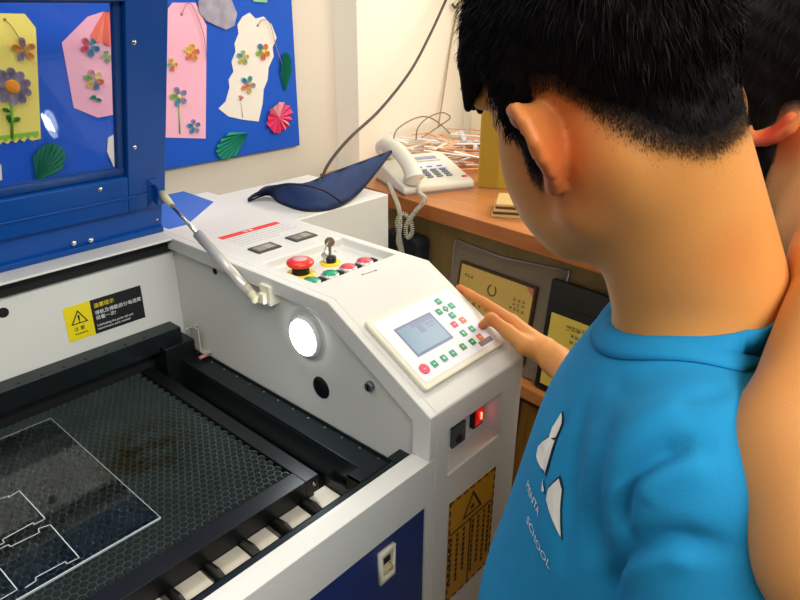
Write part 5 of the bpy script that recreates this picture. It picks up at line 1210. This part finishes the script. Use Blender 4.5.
for pp in SH:
    c_ = sum((Vector(p) for p in pp), Vector())/len(pp)
    decal('print_outline', [c_ + (Vector(p) - c_)*1.14 for p in pp], M_prk, .0008); decal('printed_shape', pp, M_pr, .0016)
def shirt_text(s_, p, q, h_, name='printed_text'):
    p = Vector(p); q = Vector(q); u = (q-p).normalized(); _, n_, _, _ = sbv.find_nearest((p+q)/2); n_ = n_ if n_.dot((p+q)/2 - Vector(N1 - UP*.2)) > 0 else -n_
    v = n_.cross(u).normalized(); o = text_mesh(s_, h_, frame(p, u, v, n_), name, M_pr, None, extrude=0)
    xs = [vv.co.copy() for vv in o.data.vertices]; L = max((x - p).dot(u) for x in xs); k_ = (q-p).length/max(L, 1e-6)
    for vv in o.data.vertices:
        d_ = vv.co - p; a_ = d_.dot(u); vv.co = on_shirt(p + u*a_*k_ + (d_ - u*a_), .0014)
    o.parent = shirt; o.data.transform(wm(shirt).inverted()); return o
shirt_text('MENTARY'[:5], (.3644, .1945, 1.0173), (.3402, .1705, 1.018), .0085)
shirt_text('SCHOOL', (.350, .183, 1.000), (.3225, .1495, .9965), .0082)
# shorts and shoes
pv = Vol((.24, -.12, .28), (.70, .32, .66), .006)
for sd in (1, -1): pv.cone(PEL + LT*sd*.07, V3(*(PEL + LT*sd*.085))*V3(1, 1, 0) + V3(0, 0, .38), .086, .080, .02)
pv.plane_cut((0, 0, .34), (0, 0, -1))
surf('shorts', [pv], mat('navy_shorts', '#1B2338', .85), boy, 2)
for sd in (1, -1):
    fv = Vol((.2, -.15, -.005), (.74, .40, .12), .004); a0 = V3(PEL[0], PEL[1], .0) + LT*sd*.09 - FD*.01
    fv.cone(a0 + UP*.035 - FD*.03, a0 + UP*.03 + FD*.12, .036, .030, .02); fv.cone(a0 + UP*.04, a0 + UP*.075, .038, .036, .02); fv.plane_cut((0, 0, .002), (0, 0, -1))
    surf('shoe', [fv], mat('white_trainer', '#D8D6D0', .6), boy, 1)

# ---- the second boy, mostly out of the frame
E2 = V3(*(0.636, 0.1441, 1.2539)); R2 = rotm(80, 22, 0); H2 = E2 - R2 @ V3(-.006, .078, 0)
N2 = V3(*(0.6131, 0.0632, 1.1932)); S2 = V3(*(0.4938, 0.036, 1.1986)); MID2 = V3(*(0.3512, 0.0207, 1.1339)); EL2 = V3(*(0.3145, -0.0015, 1.113)); WL2 = V3(*(0.4104, -0.0779, 1.0367))
kid = thing('person', 'person at the right edge with a reddish ear and bare arm behind the blue t-shirt', 'person', (.72, -.18, 0))
h2 = Vol(np.minimum(H2, S2) - V3(.14, .13, .17), np.maximum(H2, N2) + V3(.16, .15, .16), .0025)
base2, PH2 = head_volume(h2, H2, R2, N2 + V3(0, 0, -.02), ear_tilt=66, skip=4)
h2.cone(N2, S2, .045, .046, .03); L2 = (S2-N2); L2[2] = 0; L2 /= np.linalg.norm(L2); F2_ = np.cross(L2, UP)
h2.cone(S2, S2 + (MID2-S2)*.2, .046, .043, .02)
SR2 = N2 - L2*.15 - UP*.04
a2 = Vol(np.minimum(np.minimum(S2, EL2), WL2) - .07, np.maximum(np.maximum(S2, EL2), WL2) + .07, .003)
a2.chain([S2, MID2, EL2], [.043, .0455, .037], .02); a2.ell(EL2 + UP*.005, (.036, .036, .038), None, .015); a2.cone(EL2, WL2, .037, .022, .015)
HW = (WL2-EL2)/np.linalg.norm(WL2-EL2); a2.cone(WL2, WL2 + HW*.05, .022, .022, .01)
for i in range(4):
    sdv = np.cross(HW, UP); b0 = WL2 + HW*.05 + sdv*(.02 - .013*i); a2.chain([b0, b0 + HW*.03, b0 + HW*.045 - UP*.02], [.0085, .0078, .0068], .003)
a2.chain([WL2 + HW*.02 + UP*.012, WL2 + HW*.05 + UP*.03, WL2 + HW*.07 + UP*.03], [.011, .009, .0075], .005)
PE2 = V3(.74, -.20, .62)
g2_ = Vol((.5, -.42, .02), (1.0, .02, .68), .007)
for sd in (1, -1):
    hp_ = PE2 + L2*sd*.07; g2_.chain([hp_, V3(hp_[0], hp_[1], .36), V3(hp_[0], hp_[1], .07)], [.075, .048, .030], .02); g2_.cone(V3(hp_[0], hp_[1], .07), V3(hp_[0], hp_[1], .035) + F2_*.1, .03, .024, .02)
r2v = Vol(np.minimum(SR2, PE2) - .1, np.maximum(SR2, PE2) + V3(.16, .1, .06), .006)
ER2 = SR2 + (PE2-SR2)*.45 - L2*.06; r2v.chain([SR2, ER2, PE2 - L2*.16 + F2_*.02], [.042, .032, .02], .01)
body2, _, _ = surf('body', [h2, a2, g2_, r2v], SK2, kid, 2)
tint(body2, [(E2 - V3(.008, 0, 0), .026, 1.0)])
scalp(body2, H2, R2, 1., .036)
hair_on(h2, base2, H2, R2, kid, 5, 9000, fringe=False, drop=.036)
v2 = Vol(np.minimum(np.minimum(S2, SR2), PE2) - .26, np.maximum(np.maximum(S2, SR2), PE2) + .26, .008)
B2m = np.stack([F2_, L2, UP], 1)
ax_ = (PE2 - N2); v2.ell(N2 + ax_*.30, (.088, .125, .17), B2m, .03); v2.ell(N2 + ax_*.75, (.100, .130, .2), B2m, .05); v2.cone(N2 + L2*.075 - UP*.06, N2 - L2*.09 - UP*.06, .04, .04, .03)
v2.cone(N2 - UP*.08, N2 + UP*.1, .056, .062, .01, sub=True); v2.plane_cut((0, 0, .58), (0, 0, -1))
surf('vest', [v2], mat('white_vest', '#D8D8D4', .85), kid, 2)
p2v = Vol((.5, -.45, .3), (1.0, .05, .70), .007)
for sd in (1, -1): p2v.cone(PE2 + L2*sd*.065, V3(PE2[0], PE2[1], .38) + L2*sd*.075, .090, .082, .02)
p2v.plane_cut((0, 0, .35), (0, 0, -1)); surf('shorts', [p2v], mat('grey_shorts', '#3A3C42', .85), kid, 2)
for sd in (1, -1):
    fv = Vol((.5, -.45, -.005), (1.0, .08, .12), .005); a0 = V3(PE2[0], PE2[1], 0) + L2*sd*.07
    fv.cone(a0 + UP*.035 - F2_*.03, a0 + UP*.03 + F2_*.12, .036, .030, .02); fv.cone(a0 + UP*.04, a0 + UP*.075, .038, .036, .02); fv.plane_cut((0, 0, .002), (0, 0, -1))
    surf('shoe', [fv], mat('black_trainer', '#202024', .6), kid, 1)
